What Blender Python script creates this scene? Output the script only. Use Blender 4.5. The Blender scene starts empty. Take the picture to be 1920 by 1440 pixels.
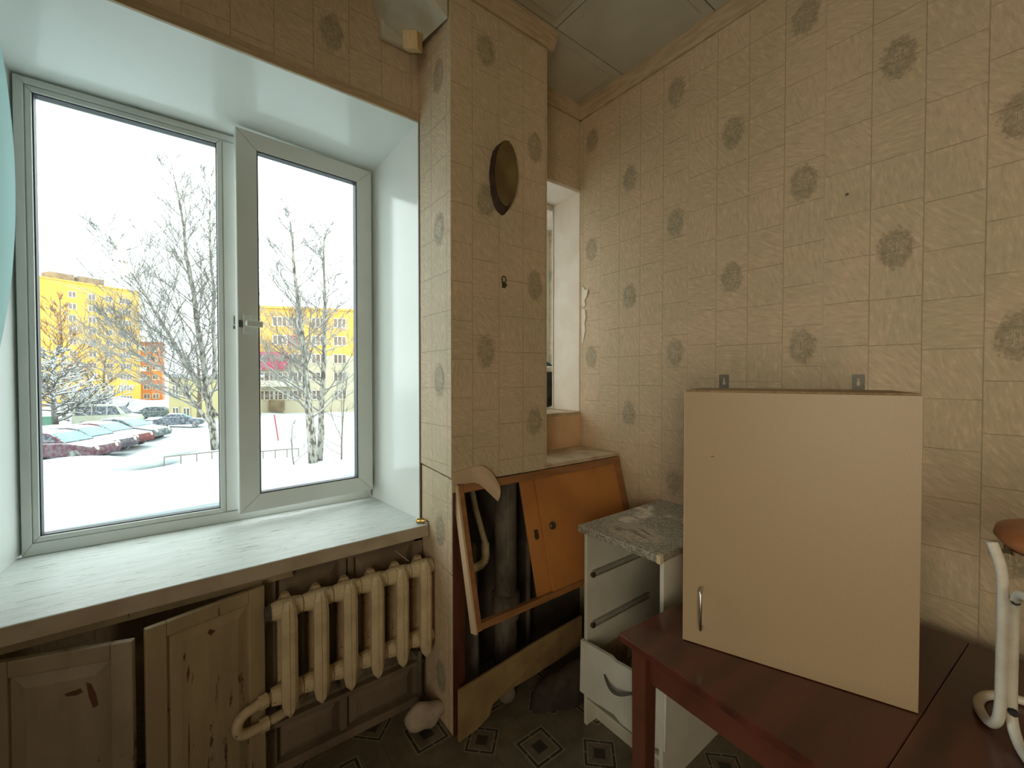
import bpy, bmesh, math, random
from mathutils import Vector, Matrix
R = math.radians
SC = bpy.context.scene
COL = SC.collection

# ------------------------------------------------------------------ camera
F = 789.0; H = 1.47; YAW = R(52.5); PIT = R(1.0)
FW = Vector((-math.sin(YAW)*math.cos(PIT), math.cos(YAW)*math.cos(PIT), -math.sin(PIT)))
RT = Vector((math.cos(YAW), math.sin(YAW), 0))
UP = RT.cross(FW)
cd = bpy.data.cameras.new('camera'); cam = bpy.data.objects.new('camera', cd); COL.objects.link(cam)
cd.sensor_width = 36; cd.lens = F/1920*36; cd.clip_start = 0.02; cd.clip_end = 500
cam.matrix_world = Matrix((( RT.x, UP.x, -FW.x, 0), (RT.y, UP.y, -FW.y, 0), (RT.z, UP.z, -FW.z, H), (0, 0, 0, 1)))
SC.camera = cam
def at(px, py, d):          # the point seen at a pixel of the photograph, d metres deep
    return Vector((0, 0, H)) + (FW + RT*((px-960)/F) - UP*((py-720)/F))*d

# ------------------------------------------------------------------ light and exposure
W = bpy.data.worlds.new('sky'); SC.world = W; W.use_nodes = True
bg = W.node_tree.nodes['Background']
bg.inputs[0].default_value = (0.93, 1.0, 1.0, 1); bg.inputs[1].default_value = 4.2
sd = bpy.data.lights.new('sun', 'SUN'); sd.energy = 4.5; sd.color = (1.0, 0.66, 0.32); sd.angle = R(1.0)
so = bpy.data.objects.new('sun', sd); COL.objects.link(so)
so.rotation_euler = Vector((-math.cos(R(8))*math.cos(R(6)), math.cos(R(8))*math.sin(R(6)), -math.sin(R(8)))).to_track_quat('-Z', 'Y').to_euler()
fd = bpy.data.lights.new('fill_light', 'AREA'); fd.shape = 'RECTANGLE'; fd.size = 1.3; fd.size_y = 1.9; fd.energy = 20; fd.spread = R(88); fd.color = (1.0, .87, .64)
fo_ = bpy.data.objects.new('fill_light', fd); COL.objects.link(fo_)          # unseen warm fill added behind the viewer, no doorway stands there
fo_.location = (1.2, -1.93, 1.35); fo_.rotation_euler = Vector((-.52, 1, -.03)).to_track_quat('-Z', 'Z').to_euler()
pt = bpy.data.lights.new('window_portal', 'AREA'); pt.shape = 'RECTANGLE'; pt.size = 1.35; pt.size_y = 1.8
pt.cycles.is_portal = True
po = bpy.data.objects.new('window_portal', pt); COL.objects.link(po)
po.location = (-2.40, 0.15, 1.68); po.rotation_euler = Vector((1, 0, 0)).to_track_quat('-Z', 'Z').to_euler()
SC.view_settings.view_transform = 'Standard'; SC.view_settings.look = 'None'
SC.view_settings.exposure = 0.0; SC.view_settings.gamma = 1.0; SC.view_settings.use_curve_mapping = False
SC.cycles.use_denoising = True
SC.cycles.max_bounces = 14; SC.cycles.diffuse_bounces = 8; SC.cycles.glossy_bounces = 4
SC.cycles.transparent_max_bounces = 16; SC.cycles.sample_clamp_indirect = 6.0

# ------------------------------------------------------------------ materials
class NT:
    def __init__(s, name):
        s.m = bpy.data.materials.new(name); s.m.use_nodes = True; s.t = s.m.node_tree
        s.b = s.t.nodes['Principled BSDF']; s.out = s.t.nodes['Material Output']
    def n(s, typ, **kw):
        x = s.t.nodes.new(typ)
        for k, v in kw.items(): setattr(x, k, v)
        return x
    def l(s, a, b): s.t.links.new(a, b)
    def math(s, op, a, b=None, c=None):
        x = s.n('ShaderNodeMath', operation=op)
        for i, v in enumerate((a, b, c)):
            if v is None: continue
            if isinstance(v, (int, float)): x.inputs[i].default_value = v
            else: s.l(v, x.inputs[i])
        return x.outputs[0]
    def noise(s, vec, scale, detail=4, rough=.55):
        x = s.n('ShaderNodeTexNoise'); x.inputs['Scale'].default_value = scale
        x.inputs['Detail'].default_value = detail; x.inputs['Roughness'].default_value = rough
        if vec is not None: s.l(vec, x.inputs['Vector'])
        return x.outputs[0]
    def ramp(s, f, a, b):            # smooth 0..1 between a and b
        x = s.n('ShaderNodeMapRange', interpolation_type='SMOOTHSTEP')
        x.inputs[1].default_value = a; x.inputs[2].default_value = b
        s.l(f, x.inputs[0]); return x.outputs[0]
    def mix(s, f, a, b):
        x = s.n('ShaderNodeMix', data_type='RGBA')
        for i, v in ((0, f), (6, a), (7, b)):
            if isinstance(v, (int, float)): x.inputs[i].default_value = v
            elif isinstance(v, tuple): x.inputs[i].default_value = (*v, 1)
            else: s.l(v, x.inputs[i])
        return x.outputs[2]
    def bump(s, h, strength=.3, dist=.01):
        x = s.n('ShaderNodeBump'); x.inputs['Strength'].default_value = strength; x.inputs['Distance'].default_value = dist
        s.l(h, x.inputs['Height']); s.l(x.outputs[0], s.b.inputs['Normal'])
    def coord(s, stretch=(1, 1, 1), kind='Object'):
        tc = s.n('ShaderNodeTexCoord'); mp = s.n('ShaderNodeMapping'); mp.inputs['Scale'].default_value = stretch
        s.l(tc.outputs[kind], mp.inputs['Vector']); return mp.outputs[0]
    def col(s, c):
        if isinstance(c, tuple): s.b.inputs['Base Color'].default_value = (*c, 1)
        else: s.l(c, s.b.inputs['Base Color'])

def mat(name, c1, c2=None, scale=8, rough=.6, bump=0, stretch=(1, 1, 1), metal=0, lo=.35, hi=.65, spec=.5, c3=None, s3=30, l3=(.66, .7), coat=0):
    t = NT(name); v = t.coord(stretch)
    t.b.inputs['Roughness'].default_value = rough; t.b.inputs['Metallic'].default_value = metal
    t.b.inputs['Specular IOR Level'].default_value = spec
    if coat: t.b.inputs['Coat Weight'].default_value = coat; t.b.inputs['Coat Roughness'].default_value = .1
    if c2 is None: t.col(c1)
    else:
        nz = t.noise(v, scale); c = t.mix(t.ramp(nz, lo, hi), c1, c2)
        if c3:
            n3 = t.noise(v, s3, 6, .7); c = t.mix(t.ramp(n3, *l3), c, c3)
        t.col(c)
        if bump: t.bump(t.noise(v, scale*2.5, 6, .65), bump, .004)
    return t.m

def wallpaper(name, axis, u0, z0, dark=1.0, seam=None):
    t = NT(name); g = t.n('ShaderNodeNewGeometry'); sp = t.n('ShaderNodeSeparateXYZ'); t.l(g.outputs['Position'], sp.inputs[0])
    U = sp.outputs[axis]; Z = sp.outputs[2]; pos = g.outputs['Position']
    cu = t.math('DIVIDE', t.math('SUBTRACT', U, u0), .135)
    col = t.math('FLOOR', t.math('ADD', cu, .5)); fu = t.math('ABSOLUTE', t.math('SUBTRACT', cu, col))
    lv = t.ramp(fu, .487, .497)
    hsh = t.math('FRACT', t.math('MULTIPLY', t.math('SINE', t.math('MULTIPLY', col, 12.9898)), 4375.85))
    tz = t.math('ADD', t.math('DIVIDE', Z, .158), hsh); row = t.math('FLOOR', tz)
    ft = t.math('ABSOLUTE', t.math('SUBTRACT', t.math('FRACT', tz), .5))
    lh = t.ramp(ft, .488, .497)
    ln = t.math('MAXIMUM', lv, lh)
    k = t.math('FLOOR', t.math('ADD', t.math('DIVIDE', t.math('SUBTRACT', U, u0), .27), .5))
    du = t.math('SUBTRACT', t.math('SUBTRACT', U, u0), t.math('MULTIPLY', k, .27))
    par = t.math('MULTIPLY', t.math('FLOORED_MODULO', k, 2.0), .316)
    zz = t.math('SUBTRACT', t.math('SUBTRACT', Z, z0), par)
    kz = t.math('FLOOR', t.math('ADD', t.math('DIVIDE', zz, .632), .5))
    dz = t.math('SUBTRACT', zz, t.math('MULTIPLY', kz, .632))
    r = t.math('SQRT', t.math('ADD', t.math('POWER', t.math('DIVIDE', du, .043), 2.0), t.math('POWER', t.math('DIVIDE', dz, .064), 2.0)))
    wob = t.math('MULTIPLY', t.math('SUBTRACT', t.noise(pos, 85, 5, .75), .5), 1.9)
    med = t.math('SUBTRACT', 1.0, t.ramp(t.math('ADD', r, wob), .55, 1.15))
    # scratched plaster relief, its direction turned tile by tile
    ang = t.math('MULTIPLY', t.math('FRACT', t.math('MULTIPLY', t.math('SINE', t.math('ADD', t.math('MULTIPLY', row, 78.2), t.math('MULTIPLY', col, 39.4))), 437.5)), 1.6)
    ca = t.math('COSINE', ang); sa = t.math('SINE', ang)
    p1 = t.math('ADD', t.math('MULTIPLY', U, ca), t.math('MULTIPLY', Z, sa)); p2 = t.math('SUBTRACT', t.math('MULTIPLY', Z, ca), t.math('MULTIPLY', U, sa))
    cb = t.n('ShaderNodeCombineXYZ'); t.l(t.math('MULTIPLY', p1, 95.0), cb.inputs[0]); t.l(t.math('MULTIPLY', p2, 24.0), cb.inputs[1])
    scr = t.noise(cb.outputs[0], 1.0, 3, .6)
    orn = t.math('MULTIPLY', med, t.noise(pos, 120, 3, .6))
    # three little upright bars in the middle of each medallion
    bar = t.math('MULTIPLY', t.ramp(t.math('SINE', t.math('MULTIPLY', du, 560.0)), .2, .7),
                 t.math('MULTIPLY', t.math('LESS_THAN', t.math('ABSOLUTE', du), .015), t.math('LESS_THAN', t.math('ABSOLUTE', dz), .022)))
    b1 = tuple(x*dark for x in (.60, .465, .325)); b2 = tuple(x*dark for x in (.53, .44, .295)); gr = tuple(x*dark for x in (.235, .235, .15))
    c = t.mix(t.ramp(t.noise(pos, 3.2, 3), .35, .65), b1, b2)
    c = t.mix(t.math('MULTIPLY', t.ramp(scr, .5, .72), .55), c, tuple(x*1.3 for x in b1)); c = t.mix(t.math('MULTIPLY', t.ramp(scr, .5, .28), .5), c, tuple(x*.66 for x in b1))  # light and dark of the relief also painted into the colour
    c = t.mix(t.math('MULTIPLY', med, t.math('ADD', .05, t.math('MULTIPLY', t.ramp(t.noise(pos, 95, 5, .75), .35, .62), .66))), c, gr)
    c = t.mix(t.math('MULTIPLY', bar, .5), c, b1)
    c = t.mix(t.math('MULTIPLY', t.math('MAXIMUM', lv, t.math('MULTIPLY', lh, t.ramp(t.noise(pos, 9, 2), .35, .62))), .42), c, tuple(x*.45 for x in b1))
    if seam is not None:
        sf = t.math('FRACT', t.math('DIVIDE', t.math('SUBTRACT', U, seam), .54))
        c = t.mix(t.math('MULTIPLY', t.math('LESS_THAN', sf, .0048), .6), c, (.72, .62, .46))
    t.col(c); t.b.inputs['Specular IOR Level'].default_value = .35
    h = t.math('ADD', t.math('MULTIPLY', scr, .8), t.math('MULTIPLY', orn, 1.6))
    h = t.math('ADD', h, t.math('MULTIPLY', bar, .5)); h = t.math('SUBTRACT', h, t.math('MULTIPLY', ln, .45))
    t.l(t.math('SUBTRACT', .6, t.math('MULTIPLY', med, .22)), t.b.inputs['Roughness']); t.bump(h, .8, .004); return t.m

def lino():
    t = NT('linoleum'); g = t.n('ShaderNodeNewGeometry'); sp = t.n('ShaderNodeSeparateXYZ'); t.l(g.outputs['Position'], sp.inputs[0])
    P = .33; x = sp.outputs[0]; y = sp.outputs[1]
    def loc(v, o):
        q = t.math('DIVIDE', t.math('SUBTRACT', v, o), P)
        return t.math('MULTIPLY', t.math('SUBTRACT', q, t.math('FLOOR', t.math('ADD', q, .5))), P)
    ax = t.math('ABSOLUTE', loc(x, -1.24)); ay = t.math('ABSOLUTE', loc(y, 1.09))
    bx = t.math('ABSOLUTE', loc(x, -1.075)); by = t.math('ABSOLUTE', loc(y, 1.255))
    big = t.math('MAXIMUM', ax, ay); sm = t.math('ADD', bx, by)
    def band(v, a, b): return t.math('MULTIPLY', t.math('GREATER_THAN', v, a), t.math('LESS_THAN', v, b))
    gap = t.math('GREATER_THAN', t.math('MINIMUM', ax, ay), .004); gap2 = t.math('GREATER_THAN', t.math('ABSOLUTE', t.math('SUBTRACT', bx, by)), .006)
    dark = t.math('MAXIMUM', t.math('MULTIPLY', band(big, .056, .068), gap), t.math('MULTIPLY', band(sm, .068, .083), gap2))
    dark = t.math('MAXIMUM', dark, t.math('MAXIMUM', t.math('LESS_THAN', t.math('MULTIPLY', big, 1.0), .024), t.math('LESS_THAN', sm, .032)))
    lite = t.math('MAXIMUM', t.math('MAXIMUM', band(big, .068, .0715), band(big, .0525, .056)), t.math('MAXIMUM', band(sm, .083, .087), band(sm, .064, .068)))
    grid = t.math('MAXIMUM', band(t.math('MINIMUM', t.math('ABSOLUTE', loc(x, -1.075)), t.math('ABSOLUTE', loc(y, 1.255))), -1, .0022), band(big, .085, .088))
    c = t.mix(t.ramp(t.noise(g.outputs['Position'], 14, 5), .3, .7), (.19, .155, .107), (.13, .106, .074))
    c = t.mix(t.math('MULTIPLY', grid, .6), c, (.09, .075, .05))
    c = t.mix(t.math('MULTIPLY', dark, .9), c, (.03, .028, .025)); c = t.mix(t.math('MULTIPLY', lite, .75), c, (.45, .39, .28))
    t.col(t.mix(t.math('MULTIPLY', t.ramp(t.noise(g.outputs['Position'], 4, 5, .7), .5, .75), .5), c, (.10, .08, .055)))
    t.b.inputs['Roughness'].default_value = .4; return t.m

def glass(name, tint=(.97, 1, .99), gl=.05):
    t = NT(name); tr = t.n('ShaderNodeBsdfTransparent'); tr.inputs[0].default_value = (*tint, 1)
    gs = t.n('ShaderNodeBsdfGlossy'); gs.inputs['Roughness'].default_value = .02
    mx = t.n('ShaderNodeMixShader'); mx.inputs[0].default_value = gl
    t.l(tr.outputs[0], mx.inputs[1]); t.l(gs.outputs[0], mx.inputs[2]); t.l(mx.outputs[0], t.out.inputs[0]); return t.m

def snowy(name, c, thr=.25, snow=(.62, .66, .68), c2=None, amt=.35):     # snow lies on what faces up
    t = NT(name); g = t.n('ShaderNodeNewGeometry'); sp = t.n('ShaderNodeSeparateXYZ'); t.l(g.outputs['Normal'], sp.inputs[0])
    nz = t.noise(g.outputs['Position'], 5, 4, .7)
    f = t.ramp(t.math('ADD', sp.outputs[2], t.math('MULTIPLY', t.math('SUBTRACT', nz, .5), amt*2)), thr, thr+.2)
    base = c if c2 is None else t.mix(t.ramp(nz, .4, .6), c, c2)
    t.col(t.mix(f, base, snow)); t.b.inputs['Roughness'].default_value = .8; return t.m

def emit(name, c, e):
    t = NT(name); t.b.inputs['Emission Color'].default_value = (*c, 1); t.b.inputs['Emission Strength'].default_value = e; return t.m

WP_R = wallpaper('wallpaper_right_wall', 0, -1.424, 1.903, seam=-1.0875)
WP_W = wallpaper('wallpaper_window_wall', 1, 1.275, 1.894)
WP_P = wallpaper('wallpaper_pillar', 1, 1.275, 1.894)
WP_S = wallpaper('wallpaper_pillar_side', 0, -1.592, 2.088)
M_PVC = mat('white_plastic_frame', (.70, .73, .70), (.66, .70, .66), 3, .32)
M_REV = mat('white_plastic_panel', (.84, .88, .87), (.80, .85, .83), 1.5, .16)
M_SILL = mat('peeling_white_paint', (.72, .75, .73), (.62, .67, .64), 9, .38, .8, (7, .9, 7), c3=(.34, .325, .28), s3=10, l3=(.60, .64))
M_SILLW = mat('brown_sill_edge', (.50, .43, .33), (.42, .35, .26), 12, .6)  # front edge browner and darker than the sill board
M_DOORP = mat('old_cream_paint', (.43, .34, .205), (.34, .265, .16), 5, .5, .6, (2, 2, .35), c3=(.10, .06, .035), s3=11, l3=(.62, .65))
M_PANELP = mat('old_grey_paint', (.24, .185, .13), (.17, .125, .085), 5, .5, .5, (1, 1, .4))
M_RAD = mat('radiator_cream_enamel', (.68, .55, .355), (.55, .44, .28), 14, .42, .35, c3=(.22, .13, .07), s3=30, l3=(.62, .68))
M_IRON = mat('rusty_iron', (.10, .075, .05), (.05, .04, .03), 20, .7, .4)
M_OLDW = mat('red_brown_varnish', (.34, .155, .06), (.25, .11, .04), 4, .38, .2, (1, 1, 6))
M_ORANGE = mat('orange_plywood', (.52, .22, .06), (.40, .16, .045), 3, .45, .1)
M_POSTS = mat('pale_straw_and_lit_post', (.62, .45, .29), (.52, .37, .23), 6, .55, .2, (1, 1, .15), c3=(.12, .07, .04), s3=14, l3=(.7, .73))
M_TABLE = mat('polished_mahogany', (.105, .027, .015), (.045, .014, .009), 2.2, .3, 0, (5, .6, 5), coat=.25)
M_TABLED = mat('mahogany_edge', (.12, .036, .020), (.07, .022, .013), 4, .35, 0, (1, 6, 1))
M_BEIGE = mat('beige_laminate', (.42, .305, .185), (.385, .28, .168), 300, .42, .06)
M_BEDGE = mat('pale_edge_band', (.68, .55, .37), (.62, .50, .34), 20, .5)
M_CHIP = mat('raw_chipboard', (.42, .28, .15), (.28, .18, .09), 90, .8, .3)
M_WHITE = mat('white_laminate', (.66, .63, .54), (.60, .57, .48), 6, .4)
M_WHITEW = mat('worn_white_front', (.70, .70, .64), (.60, .60, .54), 5, .4)
M_STONE = mat('speckled_worktop', (.46, .42, .33), (.13, .11, .08), 190, .45, .15, c3=(.66, .58, .46), s3=5, l3=(.56, .66))
M_CHROME = mat('dull_chrome', (.62, .58, .52), rough=.28, metal=1)
M_STEEL = mat('grey_steel', (.13, .125, .105), (.10, .10, .085), 40, .5, metal=.3)
M_RUN = mat('grey_runner', (.36, .34, .29), (.28, .26, .22), 20, .5)
M_BRASS = mat('old_brass', (.62, .43, .16), (.42, .28, .10), 40, .35, metal=1)
M_BLACK = mat('black_rubber', (.02, .02, .02), rough=.5)
M_BROWNK = mat('dark_brown_knob', (.06, .035, .02), rough=.35)
M_TUBE = mat('white_painted_tube', (.80, .77, .68), (.70, .65, .55), 25, .3)
M_SEAT = mat('orange_brown_seat', (.46, .17, .055), (.36, .12, .04), 6, .4)
M_PIPE = mat('yellowed_pipe_paint', (.50, .42, .25), (.38, .31, .18), 20, .45, .2)
M_SEWER = mat('grey_cast_iron', (.17, .14, .105), (.07, .055, .04), 14, .7, .5, (1, 1, .4))
M_PLY = mat('stained_plywood', (.34, .235, .10), (.23, .14, .06), 5, .7, .2, c3=(.16, .09, .05), s3=7, l3=(.6, .7))
M_PAPER = mat('pinkish_paper', (.60, .44, .30), (.54, .40, .26), 10, .8)
M_PLASTER = mat('white_plaster', (.80, .73, .66), (.74, .66, .58), 7, .85, .35)
M_BOARD = mat('salmon_board', (.66, .44, .26), (.58, .38, .22), 5, .7)
M_DUST = mat('dusty_shelf', (.56, .45, .30), (.40, .30, .19), 9, .8, .3)
M_CEIL = mat('ceiling_panel', (.50, .47, .37), (.46, .43, .33), 5, .7)
M_CORN = mat('grained_cornice', (.52, .40, .26), (.42, .31, .19), 9, .6, .3, (1, 1, 9))
M_DUCT = mat('greenish_white_board', (.60, .58, .48), (.52, .50, .40), 8, .7, .1)
M_BLOCK = mat('raw_yellow_wood', (.70, .50, .25), (.62, .42, .2), 12, .6, 0, (1, 8, 1))
M_PLAQ = mat('varnished_plaque', (.19, .14, .05), (.10, .065, .025), 5, .3)
M_PLAQE = mat('dark_bark_edge', (.055, .028, .02), (.035, .018, .014), 20, .7)
_c = NT('teal_curtain'); _a = _c.n('ShaderNodeBsdfTranslucent'); _a.inputs[0].default_value = (.50, .72, .72, 1); _d = _c.n('ShaderNodeBsdfDiffuse'); _d.inputs[0].default_value = (.46, .70, .70, 1)
_m = _c.n('ShaderNodeMixShader'); _m.inputs[0].default_value = .35; _c.l(_a.outputs[0], _m.inputs[1]); _c.l(_d.outputs[0], _m.inputs[2]); _c.l(_m.outputs[0], _c.out.inputs[0]); M_CURT = _c.m
M_LACE = mat('white_lace', (.85, .82, .78), (.80, .76, .72), 60, .9)
M_BAG = mat('black_bag', (.06, .06, .045), (.03, .03, .03), 12, .3, .6, c3=(.45, .36, .12), s3=12, l3=(.66, .68))
M_RUB = mat('dark_dirt', (.06, .042, .028), (.03, .022, .018), 14, .9, .8)
M_LUMP = mat('grey_foam', (.46, .38, .30), (.34, .27, .21), 12, .8, .6)
M_STAIN = mat('bare_wall', (.22, .18, .13), (.14, .11, .08), 6, .9, .4)
M_DARK = mat('plain_room_wall', (.50, .42, .31), (.46, .38, .28), 3, .8)
M_LINO = lino()
M_GLASS = glass('window_glass')
M_GASK = mat('dark_gasket', (.03, .035, .045), rough=.5)

# ------------------------------------------------------------------ mesh building
class MB:
    def __init__(s): s.v = []; s.f = []
    def add(s, vs, fs):
        o = len(s.v); s.v += [tuple(v) for v in vs]; s.f += [tuple(i+o for i in f) for f in fs]; return s
    def hexa(s, b, t):      # four bottom corners, four top corners
        return s.add(list(b)+list(t), [(3, 2, 1, 0), (4, 5, 6, 7), (0, 1, 5, 4), (1, 2, 6, 5), (2, 3, 7, 6), (3, 0, 4, 7)])
    def box(s, x0, x1, y0, y1, z0, z1):
        return s.hexa([(x0, y0, z0), (x1, y0, z0), (x1, y1, z0), (x0, y1, z0)], [(x0, y0, z1), (x1, y0, z1), (x1, y1, z1), (x0, y1, z1)])
    def obox(s, o, a, b, c):
        o, a, b, c = map(Vector, (o, a, b, c))
        return s.hexa([o, o+a, o+a+b, o+b], [o+c, o+a+c, o+a+b+c, o+b+c])
    def prism(s, poly, ext):   # 3-D polygon pushed along ext
        n = len(poly); e = Vector(ext); p = [Vector(q) for q in poly]
        return s.add(p+[q+e for q in p], [tuple(range(n-1, -1, -1)), tuple(range(n, 2*n))]+[(i, (i+1) % n, n+(i+1) % n, n+i) for i in range(n)])
    def tube(s, pts, rad, n=10, cap=True, closed=False):
        pts = [Vector(p) for p in pts]; m = len(pts)
        rs = rad if isinstance(rad, (list, tuple)) else [rad]*m
        prev = None; vs = []
        for i, p in enumerate(pts):
            a = pts[(i-1) % m] if (i > 0 or closed) else p; b = pts[(i+1) % m] if (i < m-1 or closed) else p
            d = (b-a).normalized()
            if prev is None:
                u = d.cross(Vector((0, 0, 1)));
                if u.length < .1: u = d.cross(Vector((1, 0, 0)))
            else: u = prev-d*prev.dot(d)
            u.normalize(); prev = u; w = d.cross(u)
            for k in range(n):
                t = 2*math.pi*k/n; vs.append(p+(u*math.cos(t)+w*math.sin(t))*rs[i])
        fs = []
        for i in range(m if closed else m-1):
            j = (i+1) % m
            fs += [(i*n+k, i*n+(k+1) % n, j*n+(k+1) % n, j*n+k) for k in range(n)]
        if cap and not closed: fs += [tuple(range(n-1, -1, -1)), tuple((m-1)*n+k for k in range(n))]
        return s.add(vs, fs)
    def lathe(s, o, prof, n=24, axis=(0, 0, 1)):
        q = Vector((0, 0, 1)).rotation_difference(Vector(axis)); o = Vector(o); m = len(prof); vs = []
        for r, z in prof:
            for k in range(n):
                t = 2*math.pi*k/n; vs.append(o+q@Vector((r*math.cos(t), r*math.sin(t), z)))
        fs = [(i*n+k, i*n+(k+1) % n, (i+1)*n+(k+1) % n, (i+1)*n+k) for i in range(m-1) for k in range(n)]
        fs += [tuple(range(n-1, -1, -1)), tuple((m-1)*n+k for k in range(n))]
        return s.add(vs, fs)
    def blob(s, o, r, seed=0, amp=.25, sub=3, squash=(1, 1, 1)):
        bm = bmesh.new(); bmesh.ops.create_icosphere(bm, subdivisions=sub, radius=1); rn = random.Random(seed)
        ph = [(Vector((rn.uniform(-1, 1), rn.uniform(-1, 1), rn.uniform(-1, 1)))*4, rn.uniform(0, 6)) for _ in range(6)]
        vs = []
        for v in bm.verts:
            k = 1+amp*sum(math.sin(v.co.dot(a)+b) for a, b in ph)/3
            vs.append(Vector(o)+Vector((v.co.x*squash[0], v.co.y*squash[1], v.co.z*squash[2]))*r*k)
        fs = [tuple(v.index for v in f.verts) for f in bm.faces]; bm.free(); return s.add(vs, fs)
    def build(s, name, m, parent=None, loc=None, bevel=0, smooth=False, seg=2):
        off = Vector(loc) if loc is not None else Vector((0, 0, 0))
        if parent is not None and loc is None:
            p, chain = parent, []
            while p: chain.append(p); p = p.parent
            if not any(q.get('local_space') for q in chain):
                for q in chain: off = off+q.location
        me = bpy.data.meshes.new(name); me.from_pydata([tuple(Vector(v)-off) for v in s.v], [], s.f)
        bm = bmesh.new(); bm.from_mesh(me); bmesh.ops.recalc_face_normals(bm, faces=bm.faces); bm.to_mesh(me); bm.free()
        o = bpy.data.objects.new(name, me); COL.objects.link(o)
        if isinstance(m, (list, tuple)):
            for q in m: me.materials.append(q)
        else: me.materials.append(m)
        if parent is not None: o.parent = parent
        elif loc is not None: o.location = loc
        if smooth:
            for p in me.polygons: p.use_smooth = True
        if bevel:
            b = o.modifiers.new('bevel', 'BEVEL'); b.width = bevel; b.segments = seg; b.limit_method = 'ANGLE'; b.angle_limit = R(40)
        return o

def tag(o, label, cat, group=None):
    o['label'] = label; o['category'] = cat
    if group: o['group'] = group
    return o
def thing(name, label, cat, loc=(0, 0, 0), rotz=0, group=None):
    o = bpy.data.objects.new(name, None); COL.objects.link(o); o.location = loc; o.empty_display_size = .1
    if rotz: o.rotation_euler = (0, 0, rotz)
    o['local_space'] = 1 if rotz else 0
    return tag(o, label, cat, group)
def struct(o, label=None, cat=None):
    o['kind'] = 'structure'
    if label: o['label'] = label
    if cat: o['category'] = cat
    return o
def sempty(name, loc=(0, 0, 0)):
    o = bpy.data.objects.new(name, None); COL.objects.link(o); o.location = loc; return struct(o)
def lab(o, t): o['label'] = t; return o
def arc(c, a, b, r, t0, t1, n=8):     # points on an arc in the plane of the unit vectors a, b
    c, a, b = Vector(c), Vector(a), Vector(b)
    return [c+a*(r*math.cos(t0+(t1-t0)*i/n))+b*(r*math.sin(t0+(t1-t0)*i/n)) for i in range(n+1)]

# ------------------------------------------------------------------ room shell
YR = 1.891; XW = -1.785; ZC = 3.07; XB = 2.0; YB = -2.0
def setting(name, mb, m, label, cat, **k): return struct(mb.build(name, m, **k), label, cat)
setting('floor', MB().box(-2.46, XB, YB, YR+.1, -.12, 0), M_LINO, 'grimy linoleum floor printed with nested dark squares', 'floor')
wl = MB()
wl.box(-2.45, XW, YB, -.62, 0, ZC+.1)
wl.box(-2.45, XW, -.62, .838, 2.622, ZC+.1).box(-2.45, XW, -.62, .838, .735, .762).box(-2.45, -2.10, -.62, .838, 0, .735)
wl.box(-2.10, XW, .20, .838, 0, .735).box(-2.45, XW, -.62, -.55, .762, 2.622)
wl.box(-2.45, XW, .838, 1.15, 0, ZC+.1).box(-2.45, XW, 1.15, 2.12, 2.595, ZC+.1).box(-2.45, XW, 1.15, 2.12, 0, 1.25)
wl.box(-2.00, XW, 1.898, 2.12, 1.25, 2.595).box(-2.45, XW, 2.12, 2.3, 0, ZC+.1)
setting('wall_left', wl, WP_W, 'window wall in tan embossed wallpaper above the window', 'wall')
setting('wall_right', MB().box(XW, XB, YR, YR+.15, 0, ZC+.1), WP_R, 'long wall in tan embossed wallpaper with dark green medallions', 'wall')
setting('wall_back', MB().box(XB, XB+.1, YB, YR+.15, 0, ZC+.1), M_DARK, 'plain wall behind the viewer', 'wall')
setting('wall_front', MB().box(-2.45, XB+.1, YB-.1, YB, 0, ZC+.1), M_DARK, 'plain wall opposite the medallion wall', 'wall')
# ceiling: bare slab with square panels hung under it, each its own piece
ce = setting('ceiling', MB().box(-2.45, XB+.1, YB-.1, YR+.15, ZC+.012, ZC+.1), M_CEIL, 'panelled ceiling of square greenish tiles', 'ceiling')
P = .492; ox, oy = -1.434, 1.848; tile_me = None
for i in range(-1, 8):
    for j in range(-8, 1):
        x0, y0 = ox+i*P, oy+(j-1)*P
        if x0 > 1.8 or y0 < -1.9: continue
        x1, y1 = min(x0+P, XB), min(y0+P, YR)
        if i == -1: x0 = max(x0, XW)
        if x1-x0 < .45 or tile_me is None:
            g = .0025; mb = MB()
            mb.box(x0+g, x1-g, y0+g, y1-g, ZC, ZC+.012)
            w_ = x1-x0
            if w_ > .3: mb.box(x0+.045, x1-.045, y0+.045, y1-.045, ZC-.004, ZC)
            o = mb.build('ceiling_tile', M_CEIL, ce, loc=None if x1-x0 < .45 else (x0, y0, 0), bevel=.003)
            if x1-x0 >= .45: tile_me = o.data; o.location = (x0, y0, 0)
        else:
            o = bpy.data.objects.new('ceiling_tile', tile_me); COL.objects.link(o); o.parent = ce; o.location = (x0, y0, 0)
for i in range(0, 8):       # the narrow last row against the long wall
    x0 = ox+i*P; MB().box(x0+.002, min(x0+P, XB)-.002, oy+.003, YR, ZC, ZC+.012).build('ceiling_tile', M_CEIL, ce)
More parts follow.
